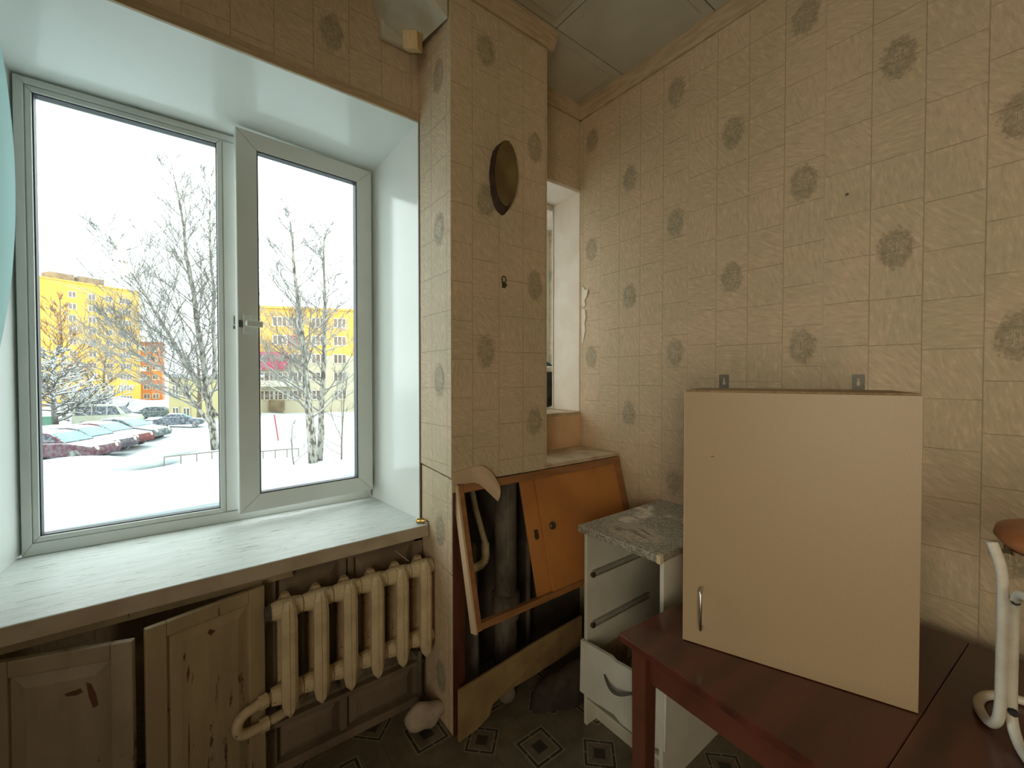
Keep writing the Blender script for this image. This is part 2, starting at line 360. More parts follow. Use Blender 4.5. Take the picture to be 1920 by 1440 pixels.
# pillar boxing the riser pipes, open below the shelf
PX = -1.49; PY0, PY1 = .836, 1.352
pl = sempty('column'); lab(pl, 'wallpapered pillar between the window and the niche'); pl['category'] = 'pillar'
MB().add([(PX, PY0, 1.035), (PX, PY1, 1.03), (PX, PY1, ZC+.02), (PX, PY0, ZC+.02), (PX-.02, PY0+.001, 1.035), (PX-.02, PY1, 1.03), (PX-.02, PY1, ZC+.02), (PX-.02, PY0+.001, ZC+.02)],
         [(0, 1, 2, 3), (7, 6, 5, 4), (0, 4, 5, 1), (1, 5, 6, 2), (2, 6, 7, 3)]).build('front_face', WP_P, pl)
MB().box(XW, PX-.001, PY1-.02, PY1, 1.03, ZC+.02).build('inner_face', WP_P, pl)
MB().hexa([(XW, PY0, 1.076), (PX-.0015, PY0, 1.058), (PX-.0015, PY0+.03, 1.058), (XW, PY0+.03, 1.076)], [(XW, PY0, ZC+.02), (PX-.0015, PY0, ZC+.02), (PX-.0015, PY0+.03, ZC+.02), (XW, PY0+.03, ZC+.02)]).build('side_face', WP_S, pl, bevel=.003)
MB().hexa([(XW, PY0+.004, .69), (PX, PY0, .665), (PX, PY0+.03, .665), (XW, PY0+.03, .69)], [(XW, PY0+.004, 1.069), (PX, PY0+.002, 1.051), (PX, PY0+.03, 1.051), (XW, PY0+.03, 1.069)]).build('side_face', WP_S, pl, bevel=.003)
lab(MB().hexa([(XW, PY0+.006, 0), (PX, PY0+.003, 0), (PX, PY0+.03, 0), (XW, PY0+.03, 0)], [(XW, PY0+.006, .686), (PX, PY0+.003, .661), (PX, PY0+.03, .661), (XW, PY0+.03, .686)]).build('side_face', WP_S, pl, bevel=.003), 'lowest piece of side wallpaper, below a crack')
lab(MB().box(PX-.03, PX+.004, PY0+.004, PY0+.06, 0, 1.0).build('edge_board', M_TABLED, pl), 'dark brown upright board at the pillar foot')
# cornices
def cornice(name, pts, label):
    return setting(name, MB().prism(*pts), M_CORN, label, 'cornice')
def cprofile_y(y, sgn=-1): return [(0, y, 3.008), (0, y+sgn*.012, 3.008), (0, y+sgn*.03, 3.034), (0, y+sgn*.034, 3.04), (0, y+sgn*.05, ZC-.005), (0, y+sgn*.05, ZC), (0, y, ZC)]
def cprofile_x(x): return [(x, 0, 3.008), (x+.012, 0, 3.008), (x+.03, 0, 3.034), (x+.034, 0, 3.04), (x+.05, 0, ZC-.005), (x+.05, 0, ZC), (x, 0, ZC)]
cornice('trim_1', ([(XW, p[1], p[2]) for p in cprofile_y(YR)], (XB-XW, 0, 0)), 'grained cornice along the long medallion wall')
cornice('trim_2', ([(p[0], PY0-.3, p[2]) for p in cprofile_x(PX)], (0, PY1-PY0+.33, 0)), 'grained cornice on the pillar, cut off square at its end')
cornice('trim_3', ([(p[0], PY1, p[2]) for p in cprofile_x(XW)], (0, YR-PY1, 0)), 'short grained cornice above the niche in the corner')
# window reveal
ZB, ZT, FY0, FY1, FX = .816, 2.545, -.486, .779, -2.27
setting('trim_4', MB().hexa([(FX-.08, FY0-.02, ZT), (XW, -.56, 2.617), (XW, .836, 2.617), (FX-.08, FY1+.005, ZT)], [(FX-.08, FY0-.02, 2.64), (XW, -.56, 2.64), (XW, .836, 2.64), (FX-.08, FY1+.005, 2.64)]), M_REV, 'white plastic panel lining the top of the window recess', 'window lining')
setting('trim_5', MB().hexa([(FX-.08, FY1, ZB-.01), (XW+.003, .832, ZB-.01), (XW+.003, .838, ZB-.01), (FX-.08, .838, ZB-.01)], [(FX-.08, FY1, ZT+.002), (XW+.003, .832, 2.619), (XW+.003, .838, 2.619), (FX-.08, .838, ZT+.08)]), M_REV, 'glossy white plastic panel lining the right side of the window', 'window lining')
setting('trim_6', MB().hexa([(FX-.08, -.55, ZB-.01), (XW, -.55, ZB-.01), (XW, -.54, ZB-.01), (FX-.08, FY0, ZB-.01)], [(FX-.08, -.55, ZT+.08), (XW, -.55, 2.619), (XW, -.54, 2.619), (FX-.08, FY0, ZT+.002)]), M_REV, 'white plastic panel lining the left side of the window', 'window lining')
setting('trim_7', MB().box(XW-.005, XW+.012, -.62, .835, 2.617, 2.656), M_CORN, 'narrow brown strip along the top edge of the window recess', 'strip', bevel=.002)
MB_b = MB().box(XW-.003, XW+.006, .8305, .8365, .82, 2.617)
setting('trim_17', MB().box(XW+.006, XW+.012, PY0-.001, PY0+.004, .82, 2.62), M_BROWNK, 'dark gap beside the right window lining', 'strip')
setting('trim_8', MB_b, M_PVC, 'thin white bead up the right edge of the window recess', 'strip')

# ------------------------------------------------------------------ window
w1 = sempty('window_1'); lab(w1, 'white plastic window with a fixed left pane and an ajar right sash'); w1['category'] = 'window'
fb = FX-.07
def miter(mb, x0, x1, y0, y1, z0, z1, w):       # a mitred rectangular frame
    wl_, wr, wb, wt = w
    o = [(y0, z0), (y1, z0), (y1, z1), (y0, z1)]; i = [(y0+wl_, z0+wb), (y1-wr, z0+wb), (y1-wr, z1-wt), (y0+wl_, z1-wt)]
    for k in range(4):
        a, b, c, d = o[k], o[(k+1) % 4], i[(k+1) % 4], i[k]
        mb.hexa([(x0, *a), (x0, *b), (x0, *c), (x0, *d)], [(x1, *a), (x1, *b), (x1, *c), (x1, *d)])
    return mb
miter(MB(), fb, FX, FY0, FY1, ZB, ZT, (.026, .034, .044, .024)).build('frame', M_PVC, w1, bevel=.003)
MB().box(fb, FX, .128, .190, ZB+.05, ZT-.034).build('mullion', M_PVC, w1, bevel=.003)
miter(MB(), fb, FX-.006, FY0+.026, .128, ZB+.044, ZT-.024, (.018, .022, .021, .02)).build('glazing_bead', M_PVC, w1, bevel=.004)
miter(MB(), fb+.02, FX-.015, FY0+.042, .108, ZB+.063, ZT-.042, (.006, .005, .006, .006)).build('gasket', M_GASK, w1)
MB().box(FX-.044, FX-.04, FY0+.042, .108, ZB+.063, ZT-.042).build('pane', M_GLASS, w1)
lab(MB().box(FX-.001, FX+.003, .163, .167, 1.705, 1.745).box(FX-.001, FX+.002, .160, .168, 1.685, 1.70).build('scuff_plate', M_STEEL, w1), 'small dark striker plate on the mullion')
# sash hinged on the right, swung a little into the room
sx = bpy.data.objects.new('sash', None); COL.objects.link(sx); sx.parent = w1; sx.location = (FX+.004, .768, 0); sx.rotation_euler = (0, 0, R(4.6)); sx['local_space'] = 1
SW = .605; s0, s1 = .868, 2.547
miter(MB(), 0, .045, -SW, 0, s0, s1, (.080, .078, .076, .076)).build('frame', M_PVC, sx, bevel=.004)
miter(MB(), .004, .041, -SW+.078, -.076, s0+.074, s1-.074, (.007, .007, .007, .007)).build('gasket', M_GASK, sx)
MB().box(.018, .022, -SW+.080, -.078, s0+.076, s1-.076).build('pane', M_GLASS, sx)
hd = MB(); hd.box(.045, .056, -SW+.020, -SW+.052, 1.655, 1.745).tube([(.05, -SW+.036, 1.70), (.092, -SW+.036, 1.70)], .011, 12)
hd.obox((.080, -SW+.026, 1.687), (.016, 0, 0), (0, .062, -.002), (0, 0, .026))
hd.build('handle', M_PVC, sx, bevel=.003)
MB().box(.044, .050, -SW+.004, -SW+.019, 1.685, 1.715).build('latch', M_STEEL, sx)
MB().box(FX, FX+.02, .769, .782, .885, .975).build('hinge_cover', M_PVC, w1, bevel=.003)
# outdoor drip ledge and its snow
dl = setting('window_ledge', MB().hexa([(-2.34, -.56, .845), (-2.34, .86, .845), (-2.60, .86, .846), (-2.60, -.56, .809)], [(-2.34, -.56, .85), (-2.34, .86, .85), (-2.60, .86, .852), (-2.60, -.56, .815)]), mat('ledge_metal', (.19, .25, .27), rough=.6), 'sloping metal ledge outside the window', 'ledge')
# inner sill board
sl = sempty('window_sill'); lab(sl, 'deep white painted window sill with peeling paint'); sl['category'] = 'sill'
MB().prism([(FX-.01, -.53, ZB-.05), (FX-.01, .80, ZB-.05), (-1.80, .832, ZB-.05), (-1.698, .834, ZB-.05), (-1.690, .3, ZB-.05), (-1.668, -.55, ZB-.05), (-1.66, -.85, ZB-.05), (XW, -.85, ZB-.05), (XW, -.55, ZB-.05)], (0, 0, .05)).build('board', M_SILL, sl, bevel=.004)
MB().prism([(-1.6975, .8345, ZB-.052), (-1.6895, .3, ZB-.052), (-1.6675, -.55, ZB-.052), (-1.659, -.85, ZB-.052), (-1.664, -.85, ZB-.052), (-1.6725, -.55, ZB-.052), (-1.6945, .3, ZB-.052), (-1.7025, .8345, ZB-.052)], (0, 0, .049)).build('front_edge', M_SILLW, sl)
setting('trim_9', MB().hexa([(-1.74, -.85, .722), (-1.715, -.85, .722), (-1.74, .30, .722), (-1.765, .30, .722)], [(-1.74, -.85, .764), (-1.715, -.85, .764), (-1.74, .30, .764), (-1.765, .30, .764)]), M_DOORP, 'brown batten under the sill above the cupboard doors', 'batten')

# brass fitting on the end of the sill with a black wire
bf = thing('brass_fitting', 'little brass pipe fitting lying at the right end of the sill', 'fitting', (-1.72, .81, ZB))
MB().lathe((-1.74, .797, ZB+.012), [(.009, 0), (.011, .004), (.011, .016), (.008, .018), (.008, .022), (.0115, .024), (.0115, .034), (.007, .036), (.007, .042)], 12, (.5, .8, 0)).build('body', M_BRASS, bf, smooth=False)
MB().tube([(-1.715, .832, ZB+.012), (-1.70, .84, ZB+.008), (-1.692, .842, ZB-.02), (-1.695, .84, ZB-.06)], .0022, 6).build('wire', M_BLACK, bf)

# ------------------------------------------------------------------ panelling under the window
pn = sempty('trim_10'); lab(pn, 'old panelled woodwork behind the radiator'); pn['category'] = 'panelling'
MB().box(XW, XW+.012, .20, .836, 0, .76).build('backboard', M_PANELP, pn)
def stick(y0, y1, z0, z1, d=.03): MB().box(XW+.012, XW+d, y0, y1, z0, z1).build('rail', M_PANELP, pn, bevel=.004)
stick(.20, .245, 0, .76, .04); stick(.20, .836, .725, .76, .026); stick(.47, .50, .20, .74); stick(.505, .53, .20, .74); stick(.79, .836, 0, .76, .026)
stick(.20, .836, .172, .19, .045); stick(.47, .50, 0, .17)
def raised(y0, y1, z0, z1):
    x0, x1 = XW+.012, XW+.028; i = .03
    MB().hexa([(x0, y0, z0), (x0, y1, z0), (x0, y1, z1), (x0, y0, z1)], [(x1, y0+i, z0+i), (x1, y1-i, z0+i), (x1, y1-i, z1-i), (x1, y0+i, z1-i)]).build('raised_panel', M_PANELP, pn, bevel=.002)
raised(.25, .468, .20, .722); raised(.533, .787, .20, .722); raised(.25, .468, .03, .165); raised(.505, .787, .03, .165)
setting('baseboard_left', MB().box(XW, XW+.05, .20, .836, 0, .035).box(XW, XW+.02, -1.9, -.62, 0, .07), M_PANELP, 'brown baseboard under the window', 'baseboard', bevel=.003)

sc = thing('sill_cupboard', 'old built in cupboard with two ajar panel doors under the sill, left of the radiator', 'cupboard', (-1.73, -.2, 0))
def panel_door(label, hinge, ang, w, h, side, m):      # side +1: the door reaches +y from its hinge, -1: reaches -y
    d = bpy.data.objects.new('door', None); COL.objects.link(d); d.parent = sc; d.location = Vector(hinge)-sc.location; d.rotation_euler = (0, 0, ang)
    d['label'] = label; d['local_space'] = 1
    y = lambda a: side*a
    def bx(name, x0, x1, a0, a1, z0, z1, **k): return MB().box(x0, x1, min(y(a0), y(a1)), max(y(a0), y(a1)), z0, z1).build(name, m, d, **k)
    bx('stile', 0, .02, 0, .05, 0, h, bevel=.003); bx('stile', 0, .02, w-.05, w, 0, h, bevel=.003)
    bx('rail', 0, .02, .05, w-.05, h-.045, h, bevel=.003); bx('rail', 0, .02, .05, w-.05, 0, .06, bevel=.003)
    bx('panel', .004, .010, .05, w-.05, .06, h-.045)
    i0, i1 = .054, .085; a0, a1, z0, z1 = i1, w-i1, .094, h-.08
    MB().hexa([(.010, y(i0), .064), (.010, y(w-i0), .064), (.010, y(w-i0), h-.049), (.010, y(i0), h-.049)], [(.019, y(a0), z0), (.019, y(a1), z0), (.019, y(a1), z1), (.019, y(a0), z1)]).build('raised_field', m, d, bevel=.001)
    return d
d1 = panel_door('greyish brown door with a chipped rust patch', (-1.71, -.43, .02), R(-18), .315, .70, 1, mat('grey_brown_paint', (.36, .29, .205), (.28, .22, .155), 6, .5, .6, (1.5, 1.5, .6), c3=(.15, .075, .04), s3=7, l3=(.62, .65)))
d2 = panel_door('cream door with cracked paint', (-1.715, .198, .02), R(16), .325, .715, -1, M_DOORP)
for z in (.56, .12):
    MB().tube([(.012, .004, z), (.012, .004, z+.05)], .006, 8).build('hinge', M_IRON, d2)
def chip(d, w, pts, side=1):
    lab(MB().prism([(.0188, side*y, z) for y, z in pts], (.0008, 0, 0)).build('paint_chip', mat('bare_rust_wood', (.13, .05, .02), (.09, .035, .015), 30, .7) if 'bare_rust_wood' not in bpy.data.materials else bpy.data.materials['bare_rust_wood'], d), 'patch of bare rust brown wood')
chip(d1, .315, [(.212, .605), (.222, .60), (.232, .57), (.236, .535), (.226, .53), (.217, .565)])
chip(d1, .315, [(.165, .585), (.20, .592), (.205, .58), (.19, .575), (.17, .577)])
chip(d2, .325, [(.150, .628), (.166, .640), (.172, .63), (.162, .616)], -1)
chip(d2, .325, [(.222, .555), (.228, .53), (.226, .50), (.220, .53)], -1)
chip(d2, .325, [(.232, .60), (.236, .585), (.234, .57), (.230, .585)], -1)
chip(d2, .325, [(.224, .40), (.2265, .30), (.2255, .20), (.2225, .30)], -1)
MB().box(-1.785, -1.735, -.64, -.60, 0, .735).build('upright', M_PANELP, sc)
MB().box(-1.785, -1.735, .2, .215, 0, .735).build('upright', M_PANELP, sc)

# ------------------------------------------------------------------ radiator
rd = thing('radiator', 'cast iron radiator with six cream ribs under the window sill', 'radiator', (-1.67, .55, .16))
def section():
    mb = MB()
    def fin(x, sg):         # one ribbed column of a section, ridge facing sg
        prof = [(-.024, -.022), (-.0255, .0), (-.013, .013), (-.003, .0145), (0, .010), (.003, .0145), (.013, .013), (.0255, .0), (.024, -.022)]
        rings = [(.286, .2, -.006), (.305, .75, 0), (.335, 1, 0), (.62, 1, 0), (.66, .85, -.004), (.685, .45, -.016)]
        vs, n = [], len(prof)
        for z, k, dx in rings:
            for a, b in prof: vs.append((x+sg*(b*(.6+.4*k)+dx), a*k, z))
        fs = [(i*n+j, i*n+(j+1) % n, (i+1)*n+(j+1) % n, (i+1)*n+j) for i in range(len(rings)-1) for j in range(n)]
        fs += [tuple(range(n)), tuple((len(rings)-1)*n+j for j in range(n-1, -1, -1))]; mb.add(vs, fs)
    fin(.055, 1); fin(-.055, -1)
    for z in (.345, .645):
        mb.box(-.045, .045, -.016, .016, z-.03, z+.03)
        mb.tube([(0, -.0515, z), (0, -.046, z), (0, -.026, z), (0, .026, z), (0, .044, z), (0, .0497, z)], [.029, .030, .034, .034, .030, .029], 16)
    return mb
first = None
for i in range(6):
    yy = .268+.1035*i-.55
    if first is None:
        mb = section(); first = mb.build('rib', M_RAD, rd, loc=(0, 0, .16), smooth=False, bevel=.002); first.parent = rd; first.location = (0, yy, 0)
    else:
        o = first.copy(); COL.objects.link(o); o.parent = rd; o.location = (0, yy, 0)
MB().tube([(-1.67, .2165, .645), (-1.67, .209, .645), (-1.67, .20, .645)], [.034, .026, .026], 8).build('plug', M_IRON, rd)
for y_ in (.436, .748): MB().box(-1.785, -1.64, y_, y_+.01, .29, .305).build('bracket', M_IRON, rd)
hp = thing('heating_pipe', 'cream painted feed pipe bending back under the radiator', 'pipe', (-1.67, .2, .28))
MB().tube([(-1.67, .2165, .345), (-1.67, .19, .345), (-1.66, .165, .34)]+arc((-1.655, .15, .303), (0, 0, 1), (.25, -.97, 0), .037, .2, math.pi-.2, 8)+[(-1.66, .18, .265), (-1.675, .24, .265), (-1.70, .30, .26), (-1.76, .34, .26)], .0165, 12).build('pipe', M_RAD, hp, smooth=True)
for p, q in (((-1.669, .205, .345), (-1.665, .18, .343)), ((-1.661, .182, .265), (-1.666, .205, .265))):
    MB().tube([p, q], .024, 8).build('coupling', M_RAD, hp)
MB().tube([(-1.70, .835, .03), (-1.70, .80, .03), (-1.70, .79, .1), (-1.70, .79, .27)], .012, 8).build('riser', M_SEWER, hp)
tag(MB().tube([(-1.60, .70, .72), (-1.63, .655, .765)], .0012, 5).build('straw', M_POSTS, loc=(-1.6, .7, .72)), 'thin pale straw sticking up from the radiator top', 'straw')
tag(MB().blob((-1.60, .765, .055), .055, 3, .3, 3, (.9, 1.25, .9)).build('foam_lump', M_LUMP, loc=(-1.6, .765, 0), smooth=True), 'grey lump of old foam on the floor under the radiator end', 'lump')

# ------------------------------------------------------------------ vent boxing and wood block above the pillar side
vb = thing('duct_box', 'greenish white boxed duct at the top of the window corner', 'duct', (-1.64, .75, 2.92))
MB().hexa([(XW, .668, 2.95), (XW+.02, .80, 2.908), (-1.50, .832, 2.893), (-1.55, .66, 2.985)], [(XW, .62, 3.06), (XW, .833, 3.06), (-1.505, .833, 3.06), (-1.53, .62, 3.06)]).build('casing', M_DUCT, vb, bevel=.004)
MB().box(XW, XW+.035, .655, .79, 2.90, 2.985).build('lower_lip', M_DUCT, vb, bevel=.012)
wb = MB(); c0 = Vector((-1.62, .735, 2.83)); q = Matrix.Rotation(R(28), 3, 'X')@Matrix.Rotation(R(40), 3, 'Z')@Matrix.Rotation(R(25), 3, 'Y')
e1, e2, e3 = q@Vector((.060, 0, 0)), q@Vector((0, .060, 0)), q@Vector((0, 0, .06))
tag(wb.obox(c0-(e1+e2+e3)/2, e1, e2, e3).tube([c0, (-1.66, .80, 2.925)], .008, 6).build('wood_block', M_BLOCK, loc=tuple(c0), bevel=.002), 'yellow wood block hanging under the duct box', 'block')

# ------------------------------------------------------------------ oval plaque, hook
pq = thing('wall_plaque', 'oval varnished wood slice plaque hung tilted on the pillar', 'plaque', (PX, 1.095, 2.32))
def oval(cx, cy, cz, ry, rz, dx, n=40, seed=5):
    rn = random.Random(seed); return [(cx+dx*math.sin(2*math.pi*k/n), cy+ry*math.cos(2*math.pi*k/n)*(1+rn.uniform(-.025, .025)), cz+rz*math.sin(2*math.pi*k/n)*(1+rn.uniform(-.015, .015))) for k in range(n)]
back = oval(PX+.002, 1.082, 2.322, .062, .150, 0); fr = oval(PX+.031, 1.088, 2.340, .062, .137, .010)
n = len(back)
MB().add(back+fr, [tuple(range(n))[::-1], tuple(range(n, 2*n))]+[(i, (i+1) % n, n+(i+1) % n, n+i) for i in range(n)]).build('bark_edge', M_PLAQE, pq)
ff = [tuple(Vector(p)+Vector((.0012, 0, 0))) for p in oval(PX+.031, 1.088, 2.340, .0595, .133, .0097)]
MB().prism(ff, (.001, 0, 0)).build('picture', M_PLAQ, pq)
hk = thing('wall_hook', 'small rusty hook with a torn paper mark on the pillar below the plaque', 'hook', (PX, 1.096, 1.88))
MB().tube([Vector((PX+.004, 1.096, 1.895))+Vector((0, math.cos(a)*.011, math.sin(a)*.014)) for a in [i*math.pi/8 for i in range(16)]], .0028, 6, closed=True).build('ring', M_IRON, hk, smooth=True)
MB().box(PX, PX+.003, 1.088, 1.106, 1.858, 1.884).tube([(PX, 1.097, 1.872), (PX+.018, 1.097, 1.872), (PX+.02, 1.097, 1.864)], .0035, 6).build('plate', M_IRON, hk)

# ------------------------------------------------------------------ niche
setting('trim_12', MB().box(-2.02, XW+.001, 1.886, 1.899, 1.258, 2.588).box(-2.02, XW+.001, 1.15, 1.899, 2.578, 2.597).box(-2.30, -2.02, 1.15, 2.12, 2.54, 2.6).box(-2.022, -2.012, 1.88, 2.0, 1.258, 2.56), M_PLASTER, 'rough white plaster lining the narrow niche in the corner', 'lining', bevel=.004)
setting('trim_13', MB().box(-2.3, XW+.006, 1.15, 1.90, 1.235, 1.258), M_DUST, 'dirty sill of the narrow niche', 'sill', bevel=.003)
setting('trim_14', MB().box(XW, XW+.012, PY1, 1.887, 1.05, 1.238), M_BOARD, 'salmon coloured board between niche and shelf', 'board', bevel=.002)
w2 = sempty('window_2'); lab(w2, 'narrow niche window behind a lace curtain'); w2['category'] = 'window'
miter(MB(), -2.36, -2.31, 1.15, 2.12, 1.25, 2.55, (.05, .05, .05, .05)).build('frame', M_PVC, w2)
MB().box(-2.34, -2.336, 1.2, 2.07, 1.3, 2.5).build('pane', M_GLASS, w2)
# lace curtain hanging in that window
cu = MB(); pts = []
for i in range(41):
    yy = 1.62+.44*i/40; xx = -2.275+.018*math.sin(i*1.1)
    for z in (1.30, 1.6, 2.0, 2.5): pts.append((xx+.01*math.sin(i*.7+z*5), yy, z))
cu.add(pts, [(i*4+j, i*4+j+1, (i+1)*4+j+1, (i+1)*4+j) for i in range(40) for j in range(3)])
lc = NT('thin_lace'); tl = lc.n('ShaderNodeBsdfTranslucent'); tl.inputs[0].default_value = (.85, .83, .8, 1); df = lc.n('ShaderNodeBsdfDiffuse'); df.inputs[0].default_value = (.85, .83, .8, 1)
mx = lc.n('ShaderNodeMixShader'); lc.l(tl.outputs[0], mx.inputs[1]); lc.l(df.outputs[0], mx.inputs[2]); lc.l(mx.outputs[0], lc.out.inputs[0])
tag(cu.build('lace_curtain', lc.m, loc=(-2.22, 1.8, 1.3), smooth=True), 'thin white lace curtain in the narrow niche window', 'curtain')
bgx = thing('rubbish_bag', 'black plastic bag with a pale tied neck on the niche sill', 'bag', (-2.13, 1.93, 1.235))
MB().blob((-2.13, 1.93, 1.395), .125, 8, .12, 3, (.7, .95, 1.08)).build('sack', M_BAG, bgx, smooth=True)
MB().lathe((-2.13, 1.93, 1.50), [(.06, 0), (.085, .012), (.09, .03), (.05, .04)], 14).build('rim', M_LACE, bgx, smooth=True)
MB().hexa([(-2.15, 1.88, 1.53), (-2.10, 1.88, 1.53), (-2.10, 1.97, 1.53), (-2.15, 1.97, 1.53)], [(-2.14, 1.88, 1.59), (-2.11, 1.88, 1.59), (-2.11, 1.96, 1.55), (-2.14, 1.96, 1.55)]).build('neck', mat('teal_plastic', (.02, .12, .10), rough=.3), bgx)
# crumbling plaster edge
tw = MB()
for poly in ([(-1.765, 2.02), (-1.735, 1.985), (-1.715, 1.99), (-1.725, 1.95), (-1.745, 1.93), (-1.738, 1.90), (-1.755, 1.885), (-1.768, 1.92)], [(-1.768, 1.88), (-1.742, 1.872), (-1.733, 1.83), (-1.745, 1.79), (-1.738, 1.75), (-1.752, 1.70), (-1.762, 1.66), (-1.768, 1.75)]):
    tw.prism([(x, YR-.003-.012*max(0, (x+1.75)*12), z) for x, z in poly], (0, .003, 0))
t_ = thing('torn_wallpaper', 'torn curls of wallpaper baring white plaster at the niche edge', 'wallpaper scrap', (-1.75, YR, 1.85))
for k in range(2):
    q_ = MB(); q_.v = tw.v[16*k:16*k+16]; q_.f = [tuple(i-16*k for i in f) for f in tw.f if min(f) >= 16*k and max(f) < 16*k+16]; q_.build('scrap', M_PLASTER, t_)

# ------------------------------------------------------------------ pipe cupboard: shelf, leaning front, pipes
setting('trim_15', MB().prism([(XW, PY1-.01, 1.03), (PX+.003, PY1-.01, 1.03), (PX+.003, YR, 1.03), (XW, YR, 1.03)], (0, 0, .02)), M_DUST, 'dusty shelf in the corner below the niche', 'shelf', bevel=.003)
lf = thing('sliding_cupboard', 'leaning wooden sliding door frame over the pipe cupboard, bottom pulled out', 'cupboard', (PX, 1.37, 1.02))
e = Vector((.135, 0, -.51)).normalized(); nn = Vector((.51, 0, .135)).normalized(); T0 = Vector((PX+.004, 0, 1.028))
def lp(y, s, n_): return T0+e*s+nn*n_+Vector((0, y, 0))
def lbox(y0, y1, s0, s1, n0, n1): return MB().obox(lp(y0, s0, n0), Vector((0, y1-y0, 0)), e*(s1-s0), nn*(n1-n0))
lab(lbox(.852, .862, 0, .56, -.03, .006).build('post', M_POSTS, lf, bevel=.001), 'side of the left post with window light painted pale into it')  # pale strip paints the window light on the post's side
lbox(.862, .886, 0, .555, -.03, .004).build('post', M_OLDW, lf, bevel=.002)
lbox(1.845, 1.885, .02, .56, -.03, .004).build('post', M_OLDW, lf, bevel=.002)
lbox(.886, 1.885, 0, .034, -.03, .006).build('rail', M_OLDW, lf, bevel=.002)
lbox(.886, 1.845, .528, .552, -.03, .006).build('rail', M_OLDW, lf, bevel=.002)
dr = lbox(1.272, 1.845, .034, .528, -.012, -.004).build('sliding_door', M_ORANGE, lf, bevel=.001)
dr2 = lbox(1.190, 1.46, .034, .528, -.026, -.017).build('sliding_door', M_ORANGE, lf, bevel=.001)
kp = lp(1.325, .255, -.004)
MB().lathe(kp, [(.014, 0), (.017, .003), (.017, .010), (.012, .014)], 14, tuple(nn)).build('knob', M_BROWNK, dr)
kp = lp(1.237, .285, -.017)
MB().lathe(kp, [(.013, 0), (.014, .002), (.010, .004)], 14, tuple(nn)).obox(kp+e*-.03+Vector((0, -.01, 0)), Vector((0, .02, 0)), e*.028, nn*.003).build('finger_pull', M_BROWNK, dr2)
# peeling paper flap on the frame top
fp = MB(); pts = []
for i in range(13):
    t = i/12; yy = .84+.20*t; lo = 1.036-.002*i; top = 1.082+.014*math.sin(t*2.4)-.03*max(0, t-.6)
    if t > .6: k = (t-.6)/.4; lo -= .075*k; top -= .075*k*k
    out = .006+.055*max(0, t-.45)
    for j in range(4): pts.append((PX+out+.012*math.sin(j/3*math.pi)*t, yy+.01*j/3*t, lo+(top-lo)*j/3))
fp.add(pts, [(i*4+j, i*4+j+1, (i+1)*4+j+1, (i+1)*4+j) for i in range(12) for j in range(3)])
fo = tag(fp.build('paper_flap', M_PAPER, loc=(PX, .95, 1.05)), 'stiff pinkish paper flap curling off the pillar over the frame corner', 'paper')
sm = fo.modifiers.new('thick', 'SOLIDIFY'); sm.thickness = .004
setting('trim_16', MB().box(XW, XW+.006, PY0+.03, YR, 0, 1.03).box(XW, PX-.03, PY0+.03, PY0+.036, 0, 1.03), mat('dirty_shaded_wall', (.11, .085, .06), (.06, .045, .033), 5, .9, .4), 'dirty wall inside the pipe cupboard, shade painted into its dark colour', 'wall lining')  # dirty liner coloured extra dark to stand in for the cupboard's shade
# pipes
tag(MB().lathe((-1.66, 1.235, 0), [(.056, 0), (.056, .28), (.07, .285), (.07, .40), (.058, .41), (.055, .42), (.055, 1.02)], 20).build('sewer_pipe', M_SEWER, loc=(-1.66, 1.235, 0), smooth=False), 'thick grey cast iron soil pipe inside the open pipe cupboard', 'pipe')
tag(MB().tube([(-1.68, 1.395, 0), (-1.68, 1.395, 1.03)], .014, 10).build('water_pipe', M_SEWER, loc=(-1.68, 1.395, 0), smooth=True), 'slim grey upright pipe between soil pipe and sliding doors', 'pipe')
ep = thing('elbow_pipe', 'yellowed pipe with an elbow behind the left post', 'pipe', (-1.62, 1.0, .7))
MB().tube([(-1.66, 1.02, 1.02), (-1.63, 1.04, .86), (-1.585, 1.06, .72), (-1.58, 1.062, .66)]+[(-1.578, 1.054, .635), (-1.575, 1.03, .622), (-1.575, .90, .61)], .014, 10).build('pipe', M_PIPE, ep, smooth=True)
MB().tube([(-1.584, 1.0605, .715), (-1.580, 1.0615, .66), (-1.578, 1.053, .635), (-1.575, 1.03, .622), (-1.575, .985, .618)], .019, 10).build('elbow', M_PIPE, ep, smooth=True)
tag(MB().hexa([(-1.78, .87, .02), (-1.60, .87, .02), (-1.60, 1.05, .02), (-1.78, 1.05, .02)], [(-1.78, .87, .66), (-1.62, .87, .64), (-1.64, 1.06, .70), (-1.78, 1.07, .68)]).build('plaster_block', M_STAIN, loc=(-1.7, .95, 0), bevel=.02), 'grey crumbling plaster lump behind the left post', 'plaster')
tag(MB().prism([(-1.445, .842, .004), (-1.445, .842, .215), (-1.45, 1.05, .228), (-1.46, 1.25, .240), (-1.47, 1.58, .250), (-1.47, 1.58, .10), (-1.465, 1.25, .085), (-1.455, 1.08, .09), (-1.45, 1.01, .075), (-1.45, .995, .035), (-1.447, .93, .012)], (-.012, 0, 0)).build('kick_board', M_PLY, loc=(-1.45, 1.2, 0), bevel=.002), 'stained broken plywood board across the foot of the pipe cupboard', 'board')
tag(MB().blob((-1.36, 1.37, .02), .17, 12, .3, 3, (.42, 1.0, .7)).build('dirt_heap', M_RUB, loc=(-1.42, 1.36, 0), smooth=True), 'dark heap of dirt on the floor before the broken board', 'heap')
tag(MB().lathe((-1.50, 1.12, .045), [(.0, 0), (.03, .003), (.040, .008), (.036, .014), (.0, .018)], 16, (.9, -.3, .25)).build('pale_cap', M_STAIN, loc=(-1.5, 1.12, .045), smooth=True), 'pale round cap lying under the broken board', 'cap')

